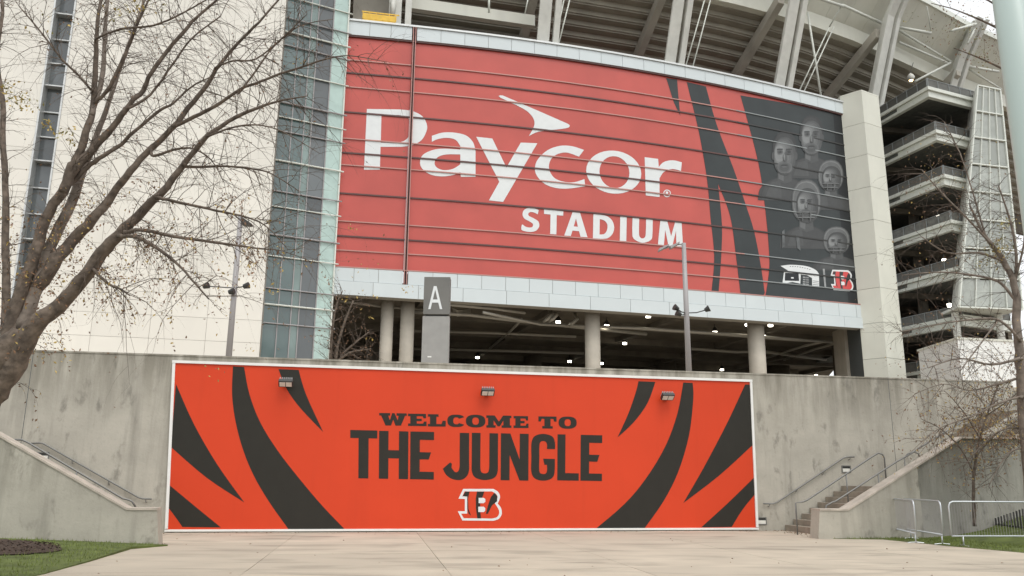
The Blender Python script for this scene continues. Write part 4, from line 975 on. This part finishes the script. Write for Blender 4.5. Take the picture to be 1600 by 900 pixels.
sd_ = [Q4[0] - nrm * .15, Q4[3] - nrm * .15]
MB().prism([Q4[0] - nrm * .12, Q4[3] - nrm * .12, Q4[3] + Vector((1.0, 3, 0)), Q4[0] + Vector((1.0, 3, 0))], (.12, 0, 0)).build('side_panel', M['steel'], scr)
MB().prism([Q4[3] - nrm * .1, Q4[2] - nrm * .1, Q4[2] + Vector((-.3, 3, 0)), Q4[3] + Vector((.3, 3, 0))], (0, 0, .2)).build('base_beam', M['steel'], scr)
for x in (.15, .85):
    p = qp(x, 1) - nrm * 1.0; MB().tube([(p.x, p.y + .5, PZ), (p.x, p.y + .5, p.z)], .25, 12).build('leg', M['steel'], scr)
p = YP(1496, 530, 50); q = YP(1640, 530, 50)
wb = thing('low_building', 'plain white rendered block behind the right end of the concrete wall', 'building', (p.x + 2, 51, PZ))
MB().para((p.x, p.y, PZ), (q.x - p.x, 1.2, 0), (0, 5, 0), (0, 0, p.z - PZ)).build('wall', M['white'], wb)
MB().para((p.x - .06, p.y - .06, p.z), (q.x - p.x + .1, 1.2, 0), (0, 5.1, 0), (0, 0, .12)).build('coping', M['cream'], wb)

# ------------------------------------------------------------------ white panelled block and glass stair tower
tb = Vector((.9701, .2425)); nb_ = Vector((.2425, -.9701))
bR = py(426, 280, 45.6)
def bp(s, d=0, z=0): return Vector((bR.x + tb.x * s + nb_.x * d, bR.y + tb.y * s + nb_.y * d, z))
BLK = Surf([tuple(bp(-40).to_2d()), tuple(bp(0).to_2d())])
blk = thing('panelled_block', 'tall white panelled block with a dark window slot on the left', 'building', bp(-10, 0, PZ))
Z1 = 37.0
w0 = BLK.hit(96, 200)[0] ; 
wl, wr = BLK.hit(56, 200)[0], BLK.hit(92, 200)[0]
uEnd = BLK.u[-1]
for a, b in ((6, wl), (wr, uEnd)):
    MB().strip(BLK, a, b, PZ, Z1, -6, -.05).build('core', M['joint_pale'], blk)
    n = max(1, round((b - a) / 2.6)); pw = (b - a) / n; ph = 1.28; nr = int((Z1 - PZ) / ph) + 1
    base = None
    for i in range(n):
        for j in range(nr):
            u0 = a + i * pw + .008; z0 = PZ + j * ph + .008
            if BLK.at(u0 + pw, 0).x < -29: continue
            me = None
            if base is None:
                base = (u0, z0, MB().strip(BLK, u0, u0 + pw - .016, z0, z0 + ph - .016, -.048, 0).build('panel', M['ivory'], blk))
            else:
                o = base[2].copy(); col.objects.link(o); d = BLK.at(u0, z0) - BLK.at(base[0], base[1]); o.location = base[2].location + d
for j in range(22):
    z0 = PZ + j * 1.5
    MB().strip(BLK, wl + .05, wr - .05, z0 + .03, z0 + 1.47, -.75, -.70).build('window_pane', M['glass2'], blk)
    MB().strip(BLK, wl + .02, wr - .02, z0 - .035, z0 + .035, -.75, -.55 if j % 3 else -.25).build('window_bar', M['alu'], blk)
MB().strip(BLK, wl, wr, PZ, Z1, -1.6, -1.0).build('slot_back', M['gap'], blk)
for a in (wl + .0, wr - .09): MB().strip(BLK, a, a + .09, PZ, Z1, -.7, .05).build('slot_frame', M['alu'], blk)
# glass tower
GL = Surf([tuple(bp(-1, -1.3).to_2d()), (SIGN.at(uL, 0, .4).x, SIGN.at(uL, 0, .4).y)])
gt = thing('glass_tower', 'narrow teal glass stair tower between the white block and the red sign', 'glass tower', GL.at(2.5, PZ))
g0, g1 = GL.u[0] + .75, GL.u[-1] - .05
gm = g1 - .95
zb_ = [PZ] + []
tr = [WY for WY in (558, 509, 480, 455, 405, 372, 328, 304, 256, 210, 188, 165, 117, 75, 54, 32)]
zs = sorted(GL.hit(460, y)[1] for y in tr); 
while zs[-1] < 36.5: zs.append(zs[-1] + 1.45)
zs[0] = PZ
cols_ = [g0, g0 + (gm - g0) * .33, g0 + (gm - g0) * .56, g0 + (gm - g0) * .70, gm]
for a, b in zip(zs, zs[1:]):
    for k in range(4):
        MB().strip(GL, cols_[k] + .03, cols_[k + 1] - .03, a + .03, b - .03, -.06, -.02).build('pane', M[('glass', 'glass', 'mint2', 'glass2')[k]], gt)
    MB().strip(GL, gm + .04, g1 - .03, a + .02, b - .02, -.05, .03).build('fritted_pane', M['mint'], gt)
for u in cols_: MB().strip(GL, u - .03, u + .03, PZ, Z1, -.10, .04).build('mullion', M['greypole'], gt)
MB().strip(GL, g1 - .03, g1 + .06, PZ, Z1, -.5, .12).build('edge_fin', M['steel_white'], gt)
for i, z in enumerate(zs[1:]):
    MB().tube([GL.at(g0 - .1, z, .14), GL.at(g1 + .25, z, .14)], .055 if i % 3 == 1 else .04, 6).build('transom', M['steel_white'] if i % 2 else M['greypole'], gt)
for k in range(9):
    z = PZ + .1 + k * 3.6; MB().strip(GL, g0, g1, z, z + .35, -2.6, -.35).build('floor_slab', M['inner'], gt)
MB().strip(GL, g0, g1, PZ, Z1, -3.2, -2.8).build('back_wall', M['column'], gt)
uu = g0 + (gm - g0) * .70; MB().strip(GL, uu, uu + .45, PZ, Z1, -.9, -.5).build('inner_column', M['mint'], gt)

# ------------------------------------------------------------------ street furniture on the terrace
pylA = thing('letter_sign', 'grey upright gate sign with a big white letter A', 'sign', py(680, 560, 33) * 1.0)
pylA.location.z = PZ
def AP(x, y): return py(x, y, 33)
l0, r0 = AP(657, 570), AP(700, 570); zt2 = AP(682, 433).z; zm = AP(680, 494).z
lx, rx = AP(659.5, 520).x, AP(701.5, 520).x
MB().box(lx, rx, 33, 33.45, PZ, zm).build('post', M['sign_grey'], pylA, bevel=.01)
MB().box(lx + .02, rx - .0, 32.96, 33.49, zm + .07, zt2).build('head', M['sign_dark'], pylA, bevel=.01)
MB().box(lx + .12, rx - .12, 33.05, 33.4, zm, zm + .07).build('slot', M['black'], pylA)
FA = Surf([(-20, 32.945), (20, 32.945)])
A_ = [[(.40, 0), (.60, 0), (1, 1), (.83, 1), (.72, .72), (.28, .72), (.17, 1), (0, 1)], [(.335, .58), (.665, .58), (.5, .16)]]
MB().patch(glyph(A_, [(669, 447), (691, 447), (691, 483), (669, 483)]), FA, 0).build('letter', M['lettering'], pylA)
MB().box(AP(668, 558).x, AP(674, 558).x, 32.99, 33.02, AP(670, 558.5).z, AP(670, 556.5).z).build('tag', M['white'], pylA)
def lamp_post(label, xb, xt, yt, Y, arms, wpx):
    b = py(xb, 585, Y); t_ = py(xt, yt, Y); b = Vector((b.x, Y, PZ)); t_ = Vector((b.x + .0, Y, t_.z)); r_ = wpx * .5 * math.hypot(Y, 8) / F
    r = thing('lamp_post', label, 'lamp post', b, 'slim lamp posts on the terrace')
    MB().tube([b, t_], [r_, r_ * .72], 12).build('pole', M['greypole'], r, smooth=True)
    MB().tube([b, b + Vector((0, 0, .3))], r_ * 1.8, 12).build('base', M['greypole'], r)
    return r, t_, r_
r, t_, r_ = lamp_post('slim grey lamp post with swept twin heads in front of the sign', 1076.5, 1069, 380, 31.5, None, 9.5)
t_.x = py(1068, 390, 31.5).x
for dx, dz, l in ((-.16, -.12, .36), (-.58, -.22, .40)):
    c_ = t_ + Vector((dx, -.1, dz)); MB().prism([c_ + Vector((-l, 0, -.12)), c_ + Vector((0, 0, .10)), c_ + Vector((0, .0, .16)), c_ + Vector((-l, 0, -.02))], (0, .3, 0)).build('luminaire', M['greypole'], r)
MB().tube([t_ - Vector((0, 0, .05)), t_ + Vector((-.3, 0, -.05)), t_ + Vector((-.75, 0, -.22))], .035, 8).build('arm', M['greypole'], r)
def spots(r, x, y, Y, lst):
    c_ = py(x, y, Y)
    for px_, py_ in lst:
        e = py(px_, py_, Y - .25); MB().tube([c_, (c_ + e) / 2 - Vector((0, 0, .05)), e], .022, 6).build('bracket', M['black'], r)
        s_ = math.copysign(1, px_ - x); MB().tube([e + Vector((-.07 * s_, 0, -.03)), e + Vector((.1 * s_, -.06, .05))], [.07, .13], 10).build('spotlight', M['black'], r)
spots(r, 1073, 489, 31.5, ((1057, 482), (1061, 491), (1104, 484)))
r, t_, r_ = lamp_post('slim grey lamp post before the white block, behind the branches', 355, 366, 338, 31, None, 10)
t_.x = r.location.x
pt_ = t_
MB().prism([pt_ + Vector((.04, -.1, -.02)), pt_ + Vector((.45, -.1, -.30)), pt_ + Vector((.45, -.1, -.36)), pt_ + Vector((.1, -.1, -.36))], (0, .3, 0)).build('luminaire', M['black'], r)
c_x = r.location.x
cc = py(358, 450, 31); 
for px_, py_ in ((322, 447), (385, 447), (362, 456)):
    e = py(px_, py_, 30.8); MB().tube([Vector((c_x, 31, cc.z)), e], .022, 6).build('bracket', M['black'], r); MB().tube([e + Vector((-.1, 0, -.02)), e + Vector((.1, -.03, .03))], [.09, .13], 10).build('spotlight', M['black'], r)
# near pole at the right edge
pb0 = py(1604, 175, 6.3); pole = thing('pole', 'thick pale green painted pole close by at the right edge', 'pole', (pb0.x, 6.3, 0))
MB().tube([(pb0.x, 6.3, 0), (pb0.x, 6.3, 4), (pb0.x, 6.3, 9.5)], [.142, .138, .126], 28).build('shaft', M['pole'], pole, smooth=True)
MB().tube([(pb0.x, 6.3, -.05), (pb0.x, 6.3, .12)], .26, 24).build('base', M['pole'], pole)

# ------------------------------------------------------------------ trees
class Tree:
    def __init__(s, name, label, loc, Y, bark='bark', twigmat='twig', thick=1.0):
        s.thick = thick
        s.root = thing(name, label, 'tree', loc); s.Y = Y; s.bark = bark; s.tw = MB(); s.lv = {}; s.samples = []; s.twm = twigmat
    def limb(s, pts, name='limb', dy=0, m=None, n=10):
        """pts: (x, y, radius px) in the photograph; dy: how far the limb leans away from the camera"""
        P, Rr = [], []
        L_ = len(pts); Y0 = s.Y
        if s.samples:                                                       # spring from the nearest wood already grown
            best = 1e9
            for q, d_, rr_, sg_ in s.samples:
                v = q - CAM; k = v.dot(fwd); e = math.hypot(800 + F * v.dot(rt) / k - pts[0][0], 450 - F * v.dot(up) / k - pts[0][1])
                if e < best: best = e; Y0 = q.y; hit = (800 + F * v.dot(rt) / k, 450 - F * v.dot(up) / k)
            if best > 60: Y0 = s.Y
            elif 3 < best < 30 and name == 'limb': pts = [(hit[0], hit[1], pts[0][2])] + list(pts); L_ += 1
        for i, (x, y, r_) in enumerate(pts):
            Y = Y0 + dy * i / (L_ - 1) + .05 * math.sin(i * 1.7 + x); p = py(x, y, Y); P.append(p); Rr.append(r_ * s.thick * (p - CAM).length / F)
        Q, QR = [], []
        for i in range(L_ - 1):
            p0, p1, p2, p3 = P[max(i - 1, 0)], P[i], P[i + 1], P[min(i + 2, L_ - 1)]
            for k in range(4):
                t = k / 4
                q = .5 * (2 * p1 + (p2 - p0) * t + (2 * p0 - 5 * p1 + 4 * p2 - p3) * t * t + (3 * p1 - p0 - 3 * p2 + p3) * t ** 3)
                rr = Rr[i] * (1 - t) + Rr[i + 1] * t
                Q.append(q + Vector((U(-1, 1), U(-1, 1), U(-1, 1))) * min(rr * .2, .022)); QR.append(rr * U(.95, 1.05))
        Q.append(P[-1]); QR.append(Rr[-1])
        MB().tube(Q, QR, n).build(name, M[m or s.bark], s.root, smooth=True)
        for i in range(1, len(Q)): s.samples.append((Q[i], (Q[i] - Q[i - 1]).normalized(), QR[i], (Q[i] - Q[i - 1]).length))
    def twig(s, p, d, L_, r_, lvl, droop, leaf, kinds, lsz):
        n = 5 if lvl else 7; pts = [p]; rad = [r_]; q = p.copy(); d = d.normalized()
        for i in range(n):
            d = (d + Vector((U(-1, 1), U(-1, 1), U(-1, 1))) * .20 + Vector((0, 0, -droop * (i + 1) / n * .35))).normalized()
            q = q + d * (L_ / n); pts.append(q.copy()); rad.append(r_ * (1 - .8 * (i + 1) / n))
            if lvl > 0 and R() < .85:
                side = d.cross(Vector((U(-1, 1), U(-1, 1), U(-1, 1)))).normalized()
                s.twig(q, d * .75 + side * U(.5, .9), L_ * U(.35, .6), rad[-1] * .7, lvl - 1, droop, leaf, kinds, lsz)
            if lvl == 0 and R() < leaf: s.leaf(q, kinds, lsz)
        s.tw.tube(pts, rad, 3, False)
    def leaf(s, p, kinds, sz):
        k = random.choice(kinds); m_ = s.lv.setdefault(k, MB()); l = sz * U(.6, 1.3); w_ = l * .42
        a = Vector((U(-1, 1), U(-1, 1), U(-1.6, .2))).normalized(); b = a.cross(Vector((U(-1, 1), U(-1, 1), U(-1, 1)))).normalized(); c_ = a.cross(b)
        m_.add([p, p + a * l * .5 + b * w_ * .6 + c_ * l * .1, p + a * l, p + a * l * .5 - b * w_ * .6 + c_ * l * .12], [(0, 1, 2), (0, 2, 3)])
    def sprout(s, dens, L_, r_, lvl, droop, leaf, kinds, lsz, rmax=9, upb=.0, filt=None):
        for p, d, rr, seg in s.samples:
            if rr > rmax: continue
            if filt and not filt(p): continue
            n = seg * dens; n = int(n) + (1 if R() < n - int(n) else 0)
            for _ in range(n):
                side = d.cross(Vector((U(-1, 1), U(-1, 1), U(-1, 1)))).normalized()
                s.twig(p, d * U(.3, .9) + side + Vector((0, 0, upb)), L_ * U(.5, 1.3), min(r_, rr * .7), lvl, droop, leaf, kinds, lsz)
    def clump(s, x, y, rad, n, kinds, sz, dy=0):
        for _ in range(n):
            c_ = py(x + random.gauss(0, rad), y + random.gauss(0, rad * .6), s.Y + dy + U(-.3, .3)); s.leaf(c_, kinds, sz)
    def done(s):
        if s.tw.f: s.tw.build('twigs', M[s.twm], s.root, kind='stuff')
        for k, m_ in s.lv.items(): m_.build('leaves', M[k], s.root, kind='stuff')

# big bare tree at the left
TY = 11.5
tl = Tree('bare_tree', 'large nearly bare tree leaning in from the left lawn', (py(-90, 800, TY).x, TY, .1), TY, thick=.68)
tl.limb([(-190, 960, 54), (-130, 800, 47), (-85, 720, 43), (-56, 645, 52), (-18, 590, 44), (14, 552, 34), (38, 520, 24)], 'trunk', n=16)
tl.limb([(-14, 622, 22), (22, 566, 24), (57, 505, 18), (101, 469, 14), (145, 415, 13.5), (172, 378, 12.5), (203, 350, 10), (250, 303, 8), (287, 257, 6), (304, 236, 5.4), (324, 213, 5), (371, 182, 4), (432, 159, 2.4), (480, 150, 1)], dy=-.6)
tl.limb([(-6, 606, 20), (14, 556, 20), (30, 505, 16), (51, 462, 14), (84, 411, 13), (111, 378, 11.5), (145, 344, 10), (176, 304, 8), (203, 267, 7), (236, 233, 6.2), (270, 199, 5.8), (294, 169, 5), (324, 132, 4.4), (338, 108, 4), (371, 68, 3.2), (405, 34, 2.5), (440, -6, 1.6)], dy=.5)
tl.limb([(270, 199, 4), (304, 182, 4), (338, 165, 3.8), (375, 140, 3.2), (405, 128, 2.8), (439, 115, 2.6), (483, 101, 2.2), (507, 93, 1.8), (545, 87, 1.2), (600, 96, .7)], dy=-.5)
tl.limb([(8, 560, 18), (27, 469, 13), (51, 411, 11.5), (71, 345, 10.5), (98, 300, 10), (115, 267, 9.5), (135, 243, 8.6), (176, 199, 6.4), (203, 162, 5.2), (223, 142, 4.8), (236, 115, 4.5), (263, 78, 4), (294, 42, 3.6), (304, 30, 3.2), (348, -8, 1.8)], dy=.4)
tl.limb([(98, 300, 8), (110, 265, 8.5), (122, 243, 8), (138, 195, 7), (145, 169, 6), (149, 101, 4.6), (152, 34, 3.4), (160, -10, 2.4)], dy=.3)
tl.limb([(149, 160, 3.4), (172, 135, 4), (189, 98, 3.8), (203, 68, 3.2), (216, 34, 2.6), (236, -8, 1.6)], dy=-.3)
tl.limb([(143, 180, 4.5), (155, 140, 5), (162, 101, 4.4), (165, 34, 3.6), (170, -8, 2.6)], dy=.7, m='barkgrey')
tl.limb([(34, 516, 14), (57, 452, 12), (78, 384, 11), (111, 317, 9.5), (132, 262, 7), (150, 215, 5.5), (170, 160, 4.5), (190, 100, 4), (212, 40, 3), (228, -8, 2)], dy=1.0, m='barkgrey')
tl.limb([(112, 285, 5), (135, 262, 4.6), (162, 243, 4.4), (189, 226, 4), (209, 206, 3.6), (250, 172, 3), (270, 162, 2.4), (300, 135, 1.8), (330, 120, 1)], dy=.5)
tl.limb([(196, 364, 5), (220, 359, 4), (270, 369, 3.6), (338, 379, 3), (402, 388, 2), (440, 392, 1), (490, 410, .6)], dy=-.5)
tl.limb([(188, 369, 5), (216, 371, 4), (250, 391, 3.4), (280, 415, 2.8), (304, 442, 2.2), (326, 467, 1.6)], dy=-.8)
tl.limb([(246, 308, 4), (287, 318, 3), (338, 329, 2.6), (388, 340, 2.0), (419, 356, 1.4), (450, 390, .8)], dy=-.4)
tl.limb([(145, 420, 3.4), (169, 443, 2.8), (189, 452, 2.2), (203, 462, 1.4)], dy=-.4)
tl.limb([(285, 260, 4), (304, 261, 3), (355, 260, 2.4), (395, 264, 2), (425, 272, 1.4), (470, 300, .8)], dy=.5)
tl.limb([(240, 244, 3.2), (270, 234, 2.6), (300, 232, 2), (330, 250, 1.4), (350, 285, .8)], dy=-.5)
tl.limb([(8, 520, 9), (10, 435, 7.5), (8, 368, 7), (9, 290, 6), (4, 220, 5.5), (5, 160, 5), (-6, 90, 4), (4, 20, 3), (2, -10, 2)], dy=1.6)
tl.limb([(152, 60, 2), (190, 45, 2.2), (240, 40, 2), (290, 18, 1.6), (330, -5, 1)], dy=-.7)
tl.limb([(200, 170, 3), (235, 148, 2.6), (270, 100, 2.2), (300, 60, 1.8), (345, 25, 1.2)], dy=.6)
tl.limb([(142, 140, 2.4), (125, 120, 2.2), (95, 90, 2), (60, 45, 1.6), (30, 10, 1)], dy=-.5)
tl.limb([(374, 145, 2.4), (400, 110, 2), (430, 70, 1.6), (470, 40, 1.2), (520, 30, .7)], dy=.5)
tl.limb([(338, 105, 2), (365, 95, 2), (400, 92, 1.8), (440, 60, 1.4), (480, 22, .8)], dy=-.6)
tl.limb([(328, 212, 2.4), (360, 200, 2), (400, 195, 1.7), (440, 205, 1.2), (500, 240, .6)], dy=-.3)
tl.sprout(11, .62, .0060, 1, .35, .04, ['leafbrown'], .04, .08)
tl.sprout(5, 1.1, .0072, 1, .9, .06, ['leafbrown'], .04, .035)
low = lambda p: p.z < 5.6
tl.sprout(6, .6, .0055, 1, 1.5, .55, ['leafbrown', 'leafbrown', 'leafbrown', 'leafyellow'], .048, .16, filt=low)
for x, y, r_, n in ((14, 143, 16, 60), (38, 160, 14, 40), (75, 195, 8, 26), (100, 205, 8, 18), (112, 218, 5, 14), (195, 20, 22, 50), (225, 10, 20, 40), (75, 40, 22, 22)): tl.clump(x, y, r_, n, ['leafyellow', 'leafolive'], .06)
for x, y, r_, n in ((195, 400, 60, 110), (260, 440, 60, 90), (360, 470, 45, 70), (330, 400, 60, 60), (120, 460, 50, 160), (60, 540, 30, 90), (90, 420, 50, 160), (70, 350, 40, 120), (150, 330, 60, 120), (385, 540, 16, 12), (340, 580, 10, 9)): tl.clump(x, y, r_, n, ['leafbrown', 'leafbrown', 'leafyellow'], .042)
for x, y, r_, n in ((425, 455, 5, 8), (552, 355, 10, 6), (575, 460, 14, 5), (640, 450, 6, 6), (560, 420, 22, 8), (465, 95, 12, 6)): tl.clump(x, y, r_, n, ['leafyellow'], .05)
tl.done()
# bare shrub on the terrace at the glass tower's foot
sh = Tree('bare_shrub', 'bare dark shrub with few yellow leaves left of the pale columns', (py(522, 560, 40).x, 40, PZ), 40)
for pts in ([(520, 600, 3), (528, 540, 2.4), (540, 500, 1.8), (552, 470, 1)], [(520, 590, 3), (535, 555, 2), (556, 535, 1.4), (575, 520, .8)], [(516, 595, 3), (518, 530, 2.2), (525, 480, 1.4), (535, 455, .8)], [(521, 570, 2), (545, 552, 1.6), (562, 548, 1.2), (580, 545, .7)]): sh.limb(pts, n=6, dy=U(-.6, .6))
sh.sprout(8, 1.1, .018, 1, .1, .10, ['leafbrown'], .10, 9)
for x, y in ((636, 456), (578, 495), (576, 528), (533, 465), (540, 470)): sh.clump(x, y, 3, 4, ['leafyellow'], .16)
sh.done()
# young tree in front of the right wall
YT = 24.3
yt_ = Tree('young_tree', 'slim young tree with rusty leaves in front of the right stair wall', (py(1522, 815, YT).x, YT, .3), YT, thick=.72)
yt_.limb([(1523, 822, 3.6), (1522, 790, 3.2), (1521, 755, 2.8), (1525, 715, 2.4), (1532, 680, 2), (1545, 640, 1.5), (1560, 600, 1)], 'trunk', n=8)
for pts in ([(1522, 740, 1.8), (1500, 700, 1.3), (1470, 670, 1), (1440, 655, .6)], [(1526, 712, 1.6), (1555, 680, 1.2), (1585, 660, .9), (1620, 650, .6)], [(1531, 684, 1.4), (1510, 650, 1), (1490, 625, .7), (1475, 610, .5)], [(1540, 650, 1.2), (1570, 630, .9), (1600, 605, .6)]): yt_.limb(pts, n=6, dy=U(-.8, .8))
yt_.sprout(6, .75, .007, 1, .2, .30, ['leafbrown', 'leafbrown', 'leafyellow'], .075, 9)
for x, y, r_, n in ((1560, 640, 34, 330), (1520, 655, 40, 260), (1590, 690, 24, 190), (1460, 680, 45, 110), (1530, 700, 34, 170)): yt_.clump(x, y, r_, n, ['leafbrown', 'leafbrown', 'leafyellow'], .075, U(-.6, .6))
yt_.done()
# tall tree in front of the right wall, its bare crown before the ramp
RT = 23.0
rt_ = Tree('tall_bare_tree', 'tall bare tree at the right edge with a yellowish leaf clump before the screen tower', (py(1612, 800, RT).x, RT, .8), RT, 'barkgrey', thick=.9)
rt_.limb([(1614, 815, 9), (1606, 720, 8), (1599, 640, 7.5), (1595, 580, 7), (1590, 518, 6), (1586, 449, 5), (1568, 407, 4.2), (1550, 383, 3.2), (1532, 356, 2.2), (1515, 320, 1.2)], 'trunk')
for pts in ([(1588, 470, 2.4), (1560, 440, 2), (1520, 430, 1.6), (1470, 425, 1.2), (1410, 430, .6)], [(1570, 410, 2), (1530, 395, 1.6), (1480, 395, 1.2), (1440, 370, .8)], [(1586, 450, 2.6), (1588, 400, 2), (1580, 350, 1.6), (1560, 290, .9)], [(1592, 530, 2.4), (1560, 500, 1.8), (1510, 500, 1.4), (1450, 510, .9), (1400, 520, .5)], [(1550, 383, 1.8), (1510, 340, 1.4), (1470, 300, 1.1), (1440, 265, .6)], [(1540, 370, 1.4), (1520, 300, 1.1), (1500, 240, .9), (1475, 190, .5)], [(1594, 560, 2.4), (1550, 570, 1.7), (1500, 560, 1.2), (1450, 575, .7)], [(1585, 440, 1.8), (1600, 380, 1.4), (1598, 320, .9)], [(1560, 500, 1.5), (1530, 540, 1.1), (1500, 580, .7)],
            [(1598, 620, 2.2), (1560, 630, 1.6), (1520, 650, 1.2), (1470, 668, .8), (1440, 690, .5)], [(1602, 670, 2), (1570, 670, 1.5), (1540, 690, 1), (1505, 730, .6)], [(1596, 590, 2), (1560, 600, 1.5), (1515, 610, 1.1), (1475, 600, .7), (1430, 615, .5)], [(1604, 700, 1.6), (1580, 705, 1.2), (1560, 730, .8), (1545, 760, .5)]): rt_.limb(pts, n=6, dy=U(-1, 1))
rt_.sprout(11, 1.0, .0095, 1, .35, .04, ['leafbrown'], .06, rmax=.09, filt=lambda p: p.z < 17)
for x, y, r_, n in ((1565, 385, 15, 200), (1545, 410, 12, 70), (1575, 350, 10, 70)): rt_.clump(x, y, r_, n, ['leafolive', 'leafolive', 'leafyellow'], .075)
for x, y, r_, n in ((1545, 570, 32, 200), (1440, 570, 35, 70), (1500, 510, 45, 90), (1480, 250, 34, 110), (1450, 300, 30, 80), (1470, 400, 34, 70), (1590, 560, 16, 80), (1560, 600, 25, 90), (1540, 650, 40, 330), (1500, 680, 40, 150), (1585, 690, 20, 130)): rt_.clump(x, y, r_, n, ['leafbrown', 'leafbrown', 'leafyellow'], .062)
rt_.done()
# near tree out of frame at the right: only its twig tips reach into the sky corner
nr_ = Tree('near_tree', 'twig tips with tiny brown leaves against the white sky at top right', (py(1760, 500, 14).x, 14, 0), 14)
nr_.limb([(1800, 1000, 22), (1775, 800, 20), (1750, 500, 16), (1720, 200, 10), (1690, 60, 6)], 'trunk')
for pts in ([(1735, 330, 6), (1660, 200, 3.4), (1600, 130, 2), (1540, 95, 1.2), (1490, 75, .6)], [(1722, 210, 5), (1640, 100, 2.6), (1570, 50, 1.6), (1500, 18, .8), (1455, 5, .4)], [(1715, 180, 4), (1630, 60, 2), (1560, 10, 1.2), (1510, -15, .6)]): nr_.limb(pts, n=6, dy=U(-.5, .5))
nr_.sprout(2.2, .55, .004, 1, .3, .25, ['leafbrown'], .045, .03)
for x, y, r_, n in ((1525, 40, 28, 130), (1485, 45, 26, 70), (1540, 90, 16, 90), (1460, 55, 16, 25)): nr_.clump(x, y, r_, n, ['leafbrown', 'leafolive'], .04)
nr_.done()

# leaves blown to the foot of the steps and along the lawn edges
fl = MB()
def fallen(x, y, z=.004):
    a = U(0, 6.28); l = U(.03, .07); c_, s_ = math.cos(a) * l, math.sin(a) * l
    fl.add([(x, y, z), (x + c_ * .5 - s_ * .3, y + s_ * .5 + c_ * .3, z + U(.004, .02)), (x + c_, y + s_, z + U(0, .012)), (x + c_ * .5 + s_ * .3, y + s_ * .5 - c_ * .3, z + U(.004, .02))], [(0, 1, 2), (0, 2, 3)])
for _ in range(160):
    p = along(PR, s0 - abs(random.gauss(0, .35)) - .03, -U(.6, sw - .1)); fallen(*p)
for _ in range(120):
    k = R(); x, y = WALL.at(uA + (uB - uA) * k, 0, .1 + abs(random.gauss(0, .5))).to_2d(); fallen(x, y)
for _ in range(90): fallen(U(-9, 10), U(9, 24))
o = fl.build('fallen_leaves', M['leafbrown'], kind='stuff')
